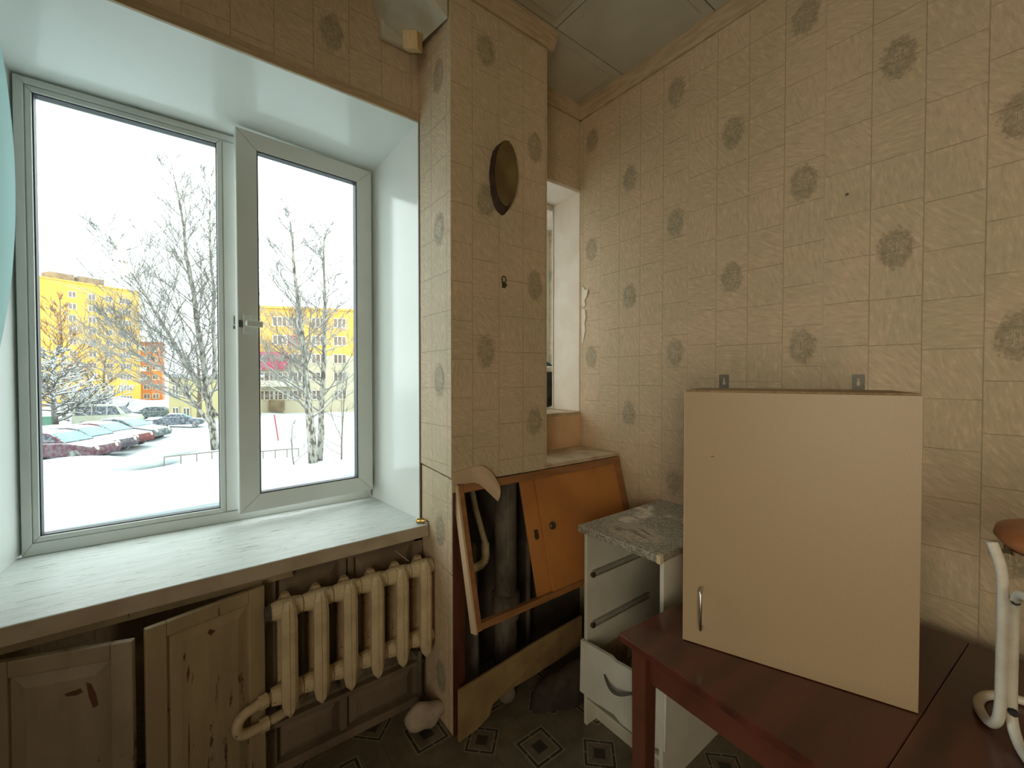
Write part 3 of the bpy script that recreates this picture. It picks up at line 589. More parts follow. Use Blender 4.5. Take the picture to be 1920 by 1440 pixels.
# ------------------------------------------------------------------ drawer unit
BX0, BX1, BF, BBK = -1.212, -.838, 1.315, 1.875
dc = thing('drawer_unit', 'white base cabinet missing its upper drawers, speckled worktop, in the corner', 'cabinet', (-1.025, BF, 0))
MB().box(BX0, BX0+.016, BF, BBK, 0, .822).build('side_panel', M_WHITE, dc, bevel=.001)
MB().box(BX1-.016, BX1, BF, BBK, 0, .822).build('side_panel', M_WHITE, dc, bevel=.001)
MB().box(BX0+.016, BX1-.016, BBK-.004, BBK, .1, .822).build('back_panel', M_WHITE, dc)
MB().box(BX0+.016, BX1-.016, BF+.002, BBK-.004, .098, .114).build('bottom_panel', M_WHITE, dc)
MB().box(BX0+.016, BX1-.016, BF+.06, BF+.076, 0, .098).build('plinth', M_WHITE, dc)
MB().box(-1.222, -.832, 1.282, 1.888, .822, .85).build('worktop', M_STONE, dc, bevel=.004)
lab(MB().box(-.846, -.8305, 1.2815, 1.30, .8215, .8505).build('end_strip', M_BEDGE, dc), 'torn pale edging at the worktop corner')
rn = random.Random(7)
lab(MB().prism([(-1.03+(.125+rn.uniform(-.022, .022))*math.cos(a), 1.405+(.085+rn.uniform(-.018, .018))*math.sin(a), .85) for a in [k*math.pi/15 for k in range(30)]], (0, 0, .0006)).build('dirt_patch', mat('pale_dry_dirt', (.47, .40, .30), (.36, .30, .22), 60, .9), dc, bevel=0), 'pale patch of dry dirt on the worktop')
for q in range(9):
    cx, cy_, L_ = -1.03+rn.uniform(-.075, .075), 1.40+rn.uniform(-.04, .04), rn.uniform(.02, .055); a = rn.uniform(-.5, .1); dx, dy = math.cos(a)*L_, math.sin(a)*L_
    MB().prism([(cx-dx, cy_-dy, .8506), (cx, cy_-.003, .8506), (cx+dx, cy_+dy, .8506), (cx, cy_+.004, .8506)], (0, 0, .0006)).build('dark_scrape', M_BROWNK, dc)
for z in (.645, .43):
    for sgn, x0 in ((1, BX0+.016), (-1, BX1-.016)):
        r_ = MB().box(min(x0, x0+sgn*.004), max(x0, x0+sgn*.004), BF+.03, BF+.43, z-.02, z+.004)
        r_.box(min(x0, x0+sgn*.012), max(x0, x0+sgn*.012), BF+.03, BF+.43, z-.021, z-.018).box(min(x0, x0+sgn*.012), max(x0, x0+sgn*.012), BF+.03, BF+.43, z+.003, z+.005)
        o = r_.build('runner', M_RUN, dc)
        if sgn > 0: MB().tube([(x0, BF+.03, z-.012), (x0+.012, BF+.03, z-.012)], .011, 10).build('roller', M_BROWNK, o)
dw = bpy.data.objects.new('drawer', None); COL.objects.link(dw); dw.parent = dc; dw.location = (BX0-.008+1.025, -.006, 0); dw.rotation_euler = (0, R(1.0), R(4)); dw['local_space'] = 1
MB().prism([(0, -.016, .145), (0, -.016, .365), (.15, -.016, .37), (.17, -.016, .362), (.385, -.016, .372), (.385, -.016, .15), (.30, -.016, .128), (.2, -.016, .135), (.17, -.016, .15), (.06, -.016, .14)], (0, .016, 0)).build('front', M_WHITEW, dw, bevel=.001)
MB().box(.03, .04, 0, .42, .17, .30).box(.33, .34, 0, .42, .17, .30).box(.04, .33, .41, .42, .17, .30).box(.04, .33, 0, .42, .17, .176).build('box', M_CHIP, dw)
MB().tube([(.125+.128*t, -.018-.026*math.sin(math.pi*t), .285-.02*math.sin(math.pi*t)) for t in [i/12 for i in range(13)]], [.004+.003*math.sin(math.pi*i/12) for i in range(13)], 8).build('handle', M_STEEL, dw, smooth=True)

# ------------------------------------------------------------------ table
TZ = .70
tb = thing('table', 'polished dark mahogany table with square legs, carrying the beige hanging cabinet', 'table', (-.798, 1.014, 0), R(-3.8)); tb['local_space'] = 1
TW, TD = 1.20, .815
MB().box(0, .595, 0, TD, TZ-.022, TZ).build('tabletop', M_TABLE, tb, bevel=.003)
lab(MB().box(.5957, TW, 0, TD, TZ-.022, TZ).build('tabletop', M_TABLE, tb, bevel=.003), 'second leaf of the tabletop')
for x0 in (.025, TW-.075):
    for y0 in (.03, TD-.08):
        MB().hexa([(x0+.004, y0+.004, 0), (x0+.046, y0+.004, 0), (x0+.046, y0+.046, 0), (x0+.004, y0+.046, 0)], [(x0, y0, TZ-.022), (x0+.052, y0, TZ-.022), (x0+.052, y0+.052, TZ-.022), (x0, y0+.052, TZ-.022)]).build('leg', M_TABLED, tb, bevel=.003)
for y0 in (.045, TD-.065): MB().box(.077, TW-.075, y0, y0+.02, TZ-.122, TZ-.022).build('apron', M_TABLED, tb, bevel=.002)
for x0 in (.04, TW-.06): MB().box(x0, x0+.02, .082, TD-.08, TZ-.122, TZ-.022).build('apron', M_TABLED, tb, bevel=.002)

# ------------------------------------------------------------------ wall cabinet standing on the table
wc = thing('hanging_cabinet', 'beige laminate hanging cabinet standing on the dark table', 'cabinet', (-.661, 1.138, TZ), R(20)); wc['local_space'] = 1
CW, CH, CD = .505, .731, .31
MB().box(.001, CW-.001, .019, CD, 0, .016).build('bottom_panel', M_BEIGE, wc)
MB().box(.001, .017, .019, CD, .016, CH-.016).build('side_panel', M_BEIGE, wc)
MB().box(CW-.017, CW-.001, .019, CD, .016, CH-.016).build('side_panel', M_BEIGE, wc)
MB().box(.001, CW-.001, .019, CD, CH-.016, CH).build('top_panel', M_CHIP, wc)
MB().box(.017, CW-.017, CD-.004, CD, .016, CH-.016).build('back_panel', M_CHIP, wc)
dd = MB().box(.0, CW, 0, .017, .002, CH-.004).build('door', M_BEIGE, wc, bevel=.0012)
lab(MB().box(-.0012, 0, .0, .017, .002, CH-.004).build('edge_band', M_BEDGE, dd), 'pale edge band on the left of the door')
MB().tube([(.050, 0, .168), (.050, -.022, .168), (.050, -.028, .163), (.050, -.028, .062), (.050, -.022, .057), (.050, 0, .057)], .0042, 8).build('handle', M_CHROME, dd, smooth=True)
MB().box(.070, .078, -.0006, 0, .545, .547).build('scratch', M_BROWNK, dd)
for x0 in (.055, .413):
    br = MB(); x1 = x0+.03; y_ = CD-.001; z0, z1 = CH-.06, CH+.046
    # a plate with a keyhole: four strips round the hole
    br.box(x0, x1, y_, y_+.002, z0, CH+.012).box(x0, x0+.011, y_, y_+.002, CH+.012, CH+.034).box(x1-.011, x1, y_, y_+.002, CH+.012, CH+.034).box(x0, x1, y_, y_+.002, CH+.034, z1)
    br.box(x0+.011, x0+.0125, y_, y_+.002, CH+.024, CH+.034).box(x1-.0125, x1-.011, y_, y_+.002, CH+.024, CH+.034)
    br.build('hanging_bracket', M_STEEL, wc)

# ------------------------------------------------------------------ stool on the table
st = thing('stool', 'white tubular stool with an orange brown seat standing on the table', 'stool', (.078, 1.43, TZ))
SX, SY = .078, 1.43
MB().lathe((SX, SY, 1.105), [(.13, 0), (.155, .006), (.166, .02), (.162, .036), (.13, .046), (.0, .05)], 40).build('seat', M_SEAT, st, smooth=True)
MB().lathe((SX, SY, 1.092), [(.12, 0), (.15, .003), (.15, .013)], 40).build('seat_board', M_CHIP, st)
def smooth(p, k=5):
    p = [Vector(q) for q in p]; out = []
    for i in range(len(p)-1):
        a, b, c, d = p[max(i-1, 0)], p[i], p[i+1], p[min(i+2, len(p)-1)]
        for j in range(k):
            t = j/k; out.append(.5*((2*b)+(c-a)*t+(2*a-5*b+4*c-d)*t*t+(3*b-a-3*c+d)*t*t*t))
    return out+[p[-1]]
def tubeA(sgn):
    P_ = [(-.084, 1.352, 1.118), (-.079, 1.354, 1.10), (-.072, 1.360, 1.07), (-.069, 1.366, 1.03), (-.068, 1.366, .95), (-.068, 1.364, .80), (-.069, 1.362, .76), (-.073, 1.366, .732), (-.083, 1.380, .714), (-.097, 1.408, .711), (-.106, 1.45, .711), (-.098, 1.495, .711), (-.07, 1.53, .711), (-.01, 1.55, .711)]
    return smooth([(SX+(x-SX)*sgn, y, z) for x, y, z in P_])
for sgn in (1, -1): MB().tube(tubeA(sgn), .0095, 12).build('leg', M_TUBE, st, smooth=True)
MB().tube(smooth([(-.01, 1.55, .711), (.05, 1.56, .711), (.106, 1.56, .711), (.166, 1.55, .711)]), .0095, 12).build('floor_bar', M_TUBE, st, smooth=True)
dB = Vector((.36, -.93, 0)).normalized()
def tubeB(o):
    o = Vector(o); r_ = .055; L_ = .27; z0, z1 = .711, 1.028; up = Vector((0, 0, 1))
    pts = arc(o+dB*r_+up*(z1-r_), -dB, up, r_, 0, math.pi/2, 6)+arc(o+dB*(L_-r_)+up*(z1-r_), up, dB, r_, 0, math.pi/2, 6)
    pts += arc(o+dB*(L_-r_)+up*(z0+r_), dB, -up, r_, 0, math.pi/2, 6)+arc(o+dB*r_+up*(z0+r_), -up, -dB, r_, 0, math.pi/2, 6)
    return pts
for q in ((-.054, 1.376, 0), (.215, 1.49, 0)):
    MB().tube(tubeB(q), .0095, 12, closed=True).build('side_frame', M_TUBE, st, smooth=True)
for z in (1.0, .765):
    MB().tube([(-.052, 1.371, z), (-.050, 1.363, z), (-.049, 1.359, z)], [.008, .008, .006], 8).build('bolt_cap', M_BLACK, st)
MB().tube([(-.078, 1.362, 1.10), (.0, 1.40, 1.10), (.1, 1.43, 1.096)], .004, 6).build('strut', M_IRON, st)

tag(MB().tube([(-.478, YR, 2.128), (-.474, YR-.012, 2.124)], [.003, .0045], 6).build('nail', M_BLACK, loc=(-.478, YR, 2.128)), 'tiny dark nail in the medallion wall above the beige cabinet', 'nail')
# ------------------------------------------------------------------ teal curtain at the left edge
cu = MB(); pts = []; ny, nz = 30, 24
for j in range(nz+1):
    t = j/nz; z = 1.45+1.18*t
    right = -.365-.055*((t-.46)/.5)**2-.02*max(0, .2-t)
    for i in range(ny+1):
        s = i/ny; pts.append((-1.70+.022*math.sin(s*17+t*1.2)*(1-.3*t), -.80+(right+.80)*s, z))
cu.add(pts, [(j*(ny+1)+i, j*(ny+1)+i+1, (j+1)*(ny+1)+i+1, (j+1)*(ny+1)+i) for j in range(nz) for i in range(ny)])
tag(cu.build('teal_curtain', M_CURT, loc=(-1.70, -.6, 1.45), smooth=True), 'edge of a teal curtain at the left of the window', 'curtain')

# ceiling lamp behind the viewer
lm = thing('ceiling_lamp', 'plain ceiling lamp behind the viewer', 'lamp', (.9, -.5, ZC))
MB().lathe((.9, -.5, ZC-.03), [(.06, 0), (.06, .03)], 20).build('rose', M_PVC, lm)
MB().tube([(.9, -.5, ZC-.03), (.9, -.5, ZC-.35)], .004, 6).build('cord', M_BLACK, lm)
MB().lathe((.9, -.5, ZC-.48), [(.005, 0), (.03, .01), (.045, .04), (.04, .08), (.018, .12), (.018, .14)], 20).build('bulb', emit('bulb_glow', (1, .72, .42), 30), lm, smooth=True)
ld = bpy.data.lights.new('lamp_light', 'POINT'); ld.energy = 2; ld.color = (1, .72, .42); ld.shadow_soft_size = .06
lo_ = bpy.data.objects.new('lamp_light', ld); COL.objects.link(lo_); lo_.parent = lm; lo_.location = (0, 0, -.56)

#EXTERIOR
# ------------------------------------------------------------------ outdoors
M_SNOW = mat('snow', (.50, .55, .57), (.42, .47, .50), .35, .85, .2)
M_YEL = mat('yellow_plaster', (.52, .33, .055), (.48, .30, .05), .3, .8)
M_YEL2 = mat('sunlit_ochre_plaster', (.50, .31, .06), (.46, .28, .055), .3, .8)
M_CREAM = mat('cream_plaster', (.47, .42, .29), (.43, .38, .27), .3, .8)
M_BRICK = mat('orange_brick_wall', (.48, .16, .04), (.44, .14, .035), .4, .8)
M_ROOFB = mat('brown_roof_box', (.15, .10, .06), (.22, .17, .10), .8, .8)
M_WFR = mat('pale_window_frame', (.60, .56, .46), rough=.6)
M_PANE = mat('dark_house_pane', (.10, .09, .085), (.17, .13, .11), .9, .2)
M_REDF = mat('red_window_frame', (.42, .08, .05), rough=.6)
M_MAG = mat('crimson_balcony', (.40, .035, .09), (.34, .03, .07), 1, .6)
M_BARK = mat('birch_bark', (.40, .38, .34), (.10, .09, .08), 7, .8, 0, (1, 1, .35), lo=.48, hi=.56)
M_TWIG = snowy('twig_bark', (.16, .125, .09), .55, c2=(.11, .085, .06))
M_TWIGB = snowy('glow_pale_birch_twig', (.27, .26, .24), .5, c2=(.19, .18, .165))  # bark lightened to stand in for sky glow around thin twigs
M_TWIGR = snowy('reddish_twig', (.20, .09, .035), .6, c2=(.15, .07, .03))
M_TWIGS = snowy('snow_laden_twig', (.15, .13, .11), -.05, (.62, .65, .66), c2=(.10, .09, .08))
M_CARD = snowy('dark_car_paint', (.055, .045, .06), .75, c2=(.14, .13, .15))
M_CARM = snowy('maroon_car_paint', (.11, .035, .05), .75, c2=(.16, .12, .14))
M_CARR = snowy('dark_red_car_paint', (.20, .05, .045), .7, c2=(.10, .04, .04))
M_CARG = snowy('dark_green_car_paint', (.05, .08, .085), .7, c2=(.20, .22, .22))
M_VAN = mat('pale_van_paint', (.42, .44, .36), (.37, .39, .31), 1.5, .4)
M_CGL = mat('teal_windscreen', (.12, .29, .32), (.16, .33, .36), 2, .3)
M_CGL2 = snowy('dark_car_glass', (.05, .06, .08), .9, c2=(.20, .22, .25), amt=.2)
M_TYRE = mat('tyre', (.035, .035, .035), (.30, .31, .31), 6, .8)
M_RAIL = mat('fence_rail', (.20, .17, .14), rough=.7)
M_HUT = mat('yellow_hut_wall', (.46, .40, .20), (.42, .36, .18), .5, .8)

def zg(p):      # the snowfield falls away gently from our house
    d = math.hypot(p[0], p[1]); return -3.2-max(0, min(d, 125)-45)*.030
gm = MB(); rn = random.Random(4); N = 64; ring = []
for i in range(N+1):
    for j in range(N+1):
        a = R(-8+ -0); x = -2.9-(i/N)**1.6*170; y = -90+180*j/N
        if True: y = (-1 if j < N/2 else 1)*abs(2*j/N-1)**1.3*(14+170*(i/N)**1.1)*1.2
        z = zg((x, y))+.10*math.sin(x*.55+y*.3)+.12*math.sin(y*.8-x*.2)+rn.uniform(-.03, .03)
        ring.append((x, y, z))
gm.add(ring, [(i*(N+1)+j, (i+1)*(N+1)+j, (i+1)*(N+1)+j+1, i*(N+1)+j+1) for i in range(N) for j in range(N)])
setting('ground', gm, M_SNOW, 'snow covered yard outside the window', 'snow', smooth=True)
def mound(x, y, r, sq, seed, label, m=None):
    return tag(MB().blob((x, y, zg((x, y))), r, seed, .18, 3, sq).build('snow_mound', m or M_SNOW, loc=(x, y, zg((x, y))), smooth=True), label, 'snow bank', 'snow banks in the yard')
def onground(px, py):
    d = at(px, py, 1)-Vector((0, 0, H)); t = 5.0
    for _ in range(40):
        p = Vector((0, 0, H))+d*t; t *= (H-zg(p))/max(.01, H-p.z)
    return Vector((0, 0, H))+d*t

# unseen bulk of our own house, added and sized to block low sun
setting('house_shade_blocks', MB().box(.0, 3.0, -40, -6, -3.4, 19.5).box(-2.45, 3.0, -6, -2.2, -3.4, 19.5).box(-2.45, 3.0, 2.4, 60, -3.4, 14.0).box(-2.45, 3.0, -2.2, 2.4, 3.3, 17.0).box(-2.45, 3.0, -2.2, 2.4, -3.4, -.2), M_CREAM, 'unseen bulk of the house the kitchen belongs to, shaped to cast shade', 'house')

def facade(name, label, p0, p1, z0, z1, depth, m, cols, rows, roof=None, frame=None, extra=None):
    """cols: (centre share of the width, width m); rows: window centre heights"""
    p0, p1 = Vector((p0[0], p0[1], 0)), Vector((p1[0], p1[1], 0)); u = (p1-p0); Wd = u.length; u.normalize(); nrm = Vector((-u.y, u.x, 0))
    if nrm.dot(-p0) < 0: nrm = -nrm
    b = thing(name, label, 'building', (p0.x, p0.y, z0), group='houses across the yard')
    MB().obox(p0+Vector((0, 0, z0)), u*Wd, -nrm*depth, Vector((0, 0, z1-z0))).build('wall', m, b)
    MB().obox(p0-u*.3+nrm*.3+Vector((0, 0, z1)), u*(Wd+.6), -nrm*(depth+.6), Vector((0, 0, .35))).build('roof', roof or M_SNOW, b)
    wins = {}
    for ci, (c, w) in enumerate(cols):
        for ri, z in enumerate(rows):
            fm = frame(ci, ri) if frame else M_WFR
            if fm is None: continue
            key = (w, fm.name); h = 1.5; pos = p0+u*(Wd*c-w/2)+Vector((0, 0, z-h/2))
            if key not in wins:
                mb = MB(); t = .12; np_ = max(2, round(w/.7)); xs = [w*i/np_ for i in range(np_+1)]
                mb.obox((0, 0, 0), u*w, nrm*.1, (0, 0, t)).obox((0, 0, h-t), u*w, nrm*.1, (0, 0, t))
                for i, x in enumerate(xs):
                    mb.obox(u*(x-(t/2 if 0 < i < np_ else (0 if i == 0 else t))), u*t, nrm*.1, (0, 0, h))
                f = mb.build('window', fm, loc=(0, 0, 0)); f.parent = b; f.location = pos-b.location
                pn_ = MB().obox((0, 0, 0), u*w, nrm*.03, (0, 0, h)).build('pane', M_PANE, loc=(0, 0, 0)); pn_.parent = f
                wins[key] = (f, pn_)
            else:
                f = wins[key][0].copy(); COL.objects.link(f); f.location = pos-b.location
                q = wins[key][1].copy(); COL.objects.link(q); q.parent = f
    return b, p0, u, nrm, Wd

# nine storey yellow block on the left
a0, a1 = at(40, 600, 94), at(262, 600, 114); zt = 24.2
bA, p0, u, nrm, Wd = facade('apartment_building', 'tall yellow apartment block beyond the parked cars on the left', a0, a1, -7, zt, 12, M_YEL,
    [(.385, 1.5), (.55, 1.5), (.70, 1.5), (.855, 2.6)], [zt-2.9-2.85*i for i in range(10)], M_YEL)
for k, (s0_, s1_) in enumerate(((.24, .44), (.48, .70))):
    MB().obox(p0+u*(Wd*s0_)-nrm*2+Vector((0, 0, zt)), u*(Wd*(s1_-s0_)), -nrm*4, Vector((0, 0, 2.2))).build('roof_box', M_ROOFB, bA)
for s_ in (.30, .60): MB().tube([p0+u*(Wd*s_)-nrm*2+Vector((0, 0, zt+2)), p0+u*(Wd*s_)-nrm*2+Vector((0, 0, zt+6))], .05, 5).build('aerial', M_RAIL, bA)
MB().obox(p0+nrm*.15+Vector((0, 0, -5.6)), u*Wd, -nrm*.2, Vector((0, 0, 1.0))).build('plinth', M_ROOFB, bA)
for i in range(8): MB().obox(p0+u*(Wd*.965)+nrm*.0+Vector((0, 0, zt-4.2-2.85*i)), u*1.6, nrm*.9, Vector((0, 0, 1.1))).build('balcony', M_CREAM, bA)
# orange block behind it
facade('brick_building', 'orange red block standing between the yellow block and the trees', at(262, 690, 125), at(304, 690, 128), -8, 11.6, 10, M_BRICK, [(.3, 1.6), (.7, 1.6)], [9.6-2.8*i for i in range(6)], M_BRICK)
# five storey house behind the birches
c0_, c1_ = at(470, 660, 62), at(690, 660, 66); zt = 11.6
def fr5(ci, ri): return M_REDF if (ci == 2 and ri == 1) else (None if (ci == 0 and ri < 2) else M_WFR)
bB, p0, u, nrm, Wd = facade('five_storey_building', 'five storey house behind the birches, sunlight painted ochre on its upper floors', c0_, c1_, -6, zt, 10, M_CREAM,
    [(.13, 2.2), (.24, 2.0), (.365, 1.9), (.56, 1.9), (.75, 1.9), (.93, 1.9)], [zt-1.9-2.75*i for i in range(5)], M_YEL2, fr5)
MB().obox(p0+nrm*.02+Vector((0, 0, zt-6.9)), u*Wd, -nrm*.2, Vector((0, 0, 6.9))).build('sunlit_facing', M_YEL2, bB)  # warm sunlight painted as an ochre skin over the upper floors
MB().obox(p0+u*(Wd*.02)+Vector((0, 0, zt-9.0)), u*4.6, nrm*.9, Vector((0, 0, 2.5))).build('balcony', M_MAG, bB)
for i in range(4): MB().obox(p0+u*(Wd*.02+.2+1.1*i)+nrm*.9+Vector((0, 0, zt-7.9)), u*.9, nrm*.05, Vector((0, 0, 1.0))).build('pane', M_PANE, bB)
MB().obox(p0+u*(Wd*.03)+Vector((0, 0, zt-11.6)), u*5.2, nrm*.9, Vector((0, 0, .9))).build('balcony', M_WFR, bB)
MB().obox(p0+u*(Wd*.15)+nrm*.1+Vector((0, 0, -3.6)), u*2.0, nrm*.4, Vector((0, 0, 1.6))).build('entrance_panel', M_ROOFB, bB)
# low hut behind the big birch
facade('low_house', 'low pale yellow house with a snowy roof behind the big birch', at(316, 720, 52), at(374, 720, 50), -5.5, 1.4, 8, M_HUT, [(.25, 1.3), (.6, 1.3)], [-.3, -3.0])

# ---- trees
def tree(name, label, base, top, r0, seed, nb=34, spread=.5, start=.22, mtwig=None, mtrunk=None, sub=6, twig=4, up=.55, stems=None, rt=.008, group=None):
    rn = random.Random(seed); base = Vector(base); top = Vector(top); Ht = (top-base).length
    root = thing(name, label, 'tree', tuple(base), group=group or 'bare winter trees in the yard')
    tr, br = MB(), MB()
    def stem(b, t, r, wob, n=9):
        side = Vector((rn.uniform(-1, 1), rn.uniform(-1, 1), 0)); pts, rs = [], []
        for i in range(n+1):
            k = i/n; pts.append(b.lerp(t, k)+side*wob*math.sin(k*3.1)*Ht*.03+Vector((rn.uniform(-1, 1), rn.uniform(-1, 1), 0))*Ht*.004*(k > 0)); rs.append(r*(1-k)**.8+rt*1.9)
        return pts, rs
    def at_(pts, k):
        x = k*(len(pts)-1); i = min(int(x), len(pts)-2); return pts[i].lerp(pts[i+1], x-i), (pts[i+1]-pts[i]).normalized()
    def limb(o, d, L, r, n=5, droop=0):
        pts, rs = [o], [r]; p = o
        for i in range(1, n+1):
            d = (d+Vector((rn.uniform(-.16, .16), rn.uniform(-.16, .16), rn.uniform(-.1, .16)-droop))).normalized(); p = p+d*(L/n); pts.append(p); rs.append(r*(1-i/n)*.9+rt*.6)
        return pts, rs
    for (b_, t_, r_) in [(base, top, r0)]+[(base+Vector(q[0])*1.0, base+Vector(q[1]), q[2]) for q in (stems or [])]:
        pts, rs = stem(b_, t_, r_, 1); tr.tube(pts, rs, 7)
        for i in range(nb):
            k = start+(1-start)*(i+rn.random())/nb; o, d = at_(pts, min(k, .98))
            a = rn.uniform(0, 6.283); L = Ht*spread*(1.08-k)*rn.uniform(.55, 1.1)+.5; od = (Vector((math.cos(a), math.sin(a), 0))+d*up*rn.uniform(.6, 1.6)).normalized()
            bp, brs = limb(o, od, L, r_*(1-k)*.28+rt*1.6); br.tube(bp, brs, 4, cap=False)
            for j in range(sub):
                k2 = rn.uniform(.2, 1); o2, d2 = at_(bp, k2); d3 = (d2+Vector((rn.uniform(-1, 1), rn.uniform(-1, 1), rn.uniform(-.4, .8)))*.8).normalized()
                sp, srs = limb(o2, d3, L*.42*rn.uniform(.5, 1.1), rt*1.8, 4); br.tube(sp, srs, 3, cap=False)
                for q in range(twig):
                    o4, d4 = at_(sp, rn.uniform(.2, 1)); d5 = (d4+Vector((rn.uniform(-1, 1), rn.uniform(-1, 1), rn.uniform(-.5, .6)))*.9).normalized()
                    tp, trs = limb(o4, d5, L*.17*rn.uniform(.5, 1.2), rt*.9, 2); br.tube(tp, trs, 3, cap=False)
    tr.build('trunk', mtrunk or M_BARK, root, smooth=True)
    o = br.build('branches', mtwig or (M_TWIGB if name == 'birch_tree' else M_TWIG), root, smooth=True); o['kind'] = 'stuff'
    return root
g = onground(404, 848); zz = Vector((0, 0, 1))
dep = (g-Vector((0, 0, H))).dot(FW)
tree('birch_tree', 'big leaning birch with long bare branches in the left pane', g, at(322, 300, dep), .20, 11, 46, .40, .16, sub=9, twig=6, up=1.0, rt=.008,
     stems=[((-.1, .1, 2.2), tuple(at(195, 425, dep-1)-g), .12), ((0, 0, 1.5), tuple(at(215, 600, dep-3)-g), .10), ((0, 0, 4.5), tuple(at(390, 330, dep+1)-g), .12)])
g = onground(588, 884); dep = (g-Vector((0, 0, H))).dot(FW)
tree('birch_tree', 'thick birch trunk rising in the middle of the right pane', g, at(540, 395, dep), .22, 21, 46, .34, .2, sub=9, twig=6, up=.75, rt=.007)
g = onground(598, 866); dep = (g-Vector((0, 0, H))).dot(FW)
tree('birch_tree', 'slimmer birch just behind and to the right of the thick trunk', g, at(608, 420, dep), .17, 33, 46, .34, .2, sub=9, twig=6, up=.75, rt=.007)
g = onground(640, 870); dep = (g-Vector((0, 0, H))).dot(FW)
tree('sapling', 'thin sapling at the right of the right pane', g, at(652, 700, dep), .03, 41, 14, .5, .1, sub=4, twig=2, rt=.006, mtrunk=M_TWIG)
g = onground(552, 880); dep = (g-Vector((0, 0, H))).dot(FW)
tree('sapling', 'small sapling left of the thick birch foot', g, at(548, 790, dep), .02, 42, 9, .6, .1, sub=3, twig=2, rt=.005, mtrunk=M_TWIG)
g = at(120, 780, 58); g.z = zg(g)
tree('bare_tree', 'reddish bare tree before the yellow block at the left edge', g, at(112, 560, 58), .2, 51, 44, .5, .25, M_TWIGR, M_TWIG, up=.8, rt=.02)
g = at(196, 752, 80); g.z = zg(g)
tree('bare_tree', 'bare tree with forked trunk at the foot of the yellow block', g, at(205, 640, 80), .2, 52, 26, .6, .3, M_TWIG, M_TWIG, up=.8, rt=.022, stems=[((0, 0, 0), (-1.5, -3.2, 8.5), .17)])
g = at(372, 770, 44); g.z = zg(g)
tree('bare_tree', 'dark snow dusted tree in front of the low yellow house', g, at(366, 640, 44), .22, 53, 34, .65, .25, M_TWIG, M_TWIG, up=.6, rt=.014)
g = at(105, 790, 42); g.z = zg(g)
tree('snowy_tree', 'snow laden dense tree below the reddish one', g, at(105, 655, 42), .2, 54, 60, .62, .08, M_TWIGS, M_TWIGS, sub=8, up=.25, rt=.035)
g = at(165, 790, 47); g.z = zg(g)
tree('snowy_tree', 'low snow laden bush left of the pale van', g, at(150, 735, 47), .1, 55, 40, .8, .02, M_TWIGS, M_TWIGS, sub=7, up=.4, rt=.03)

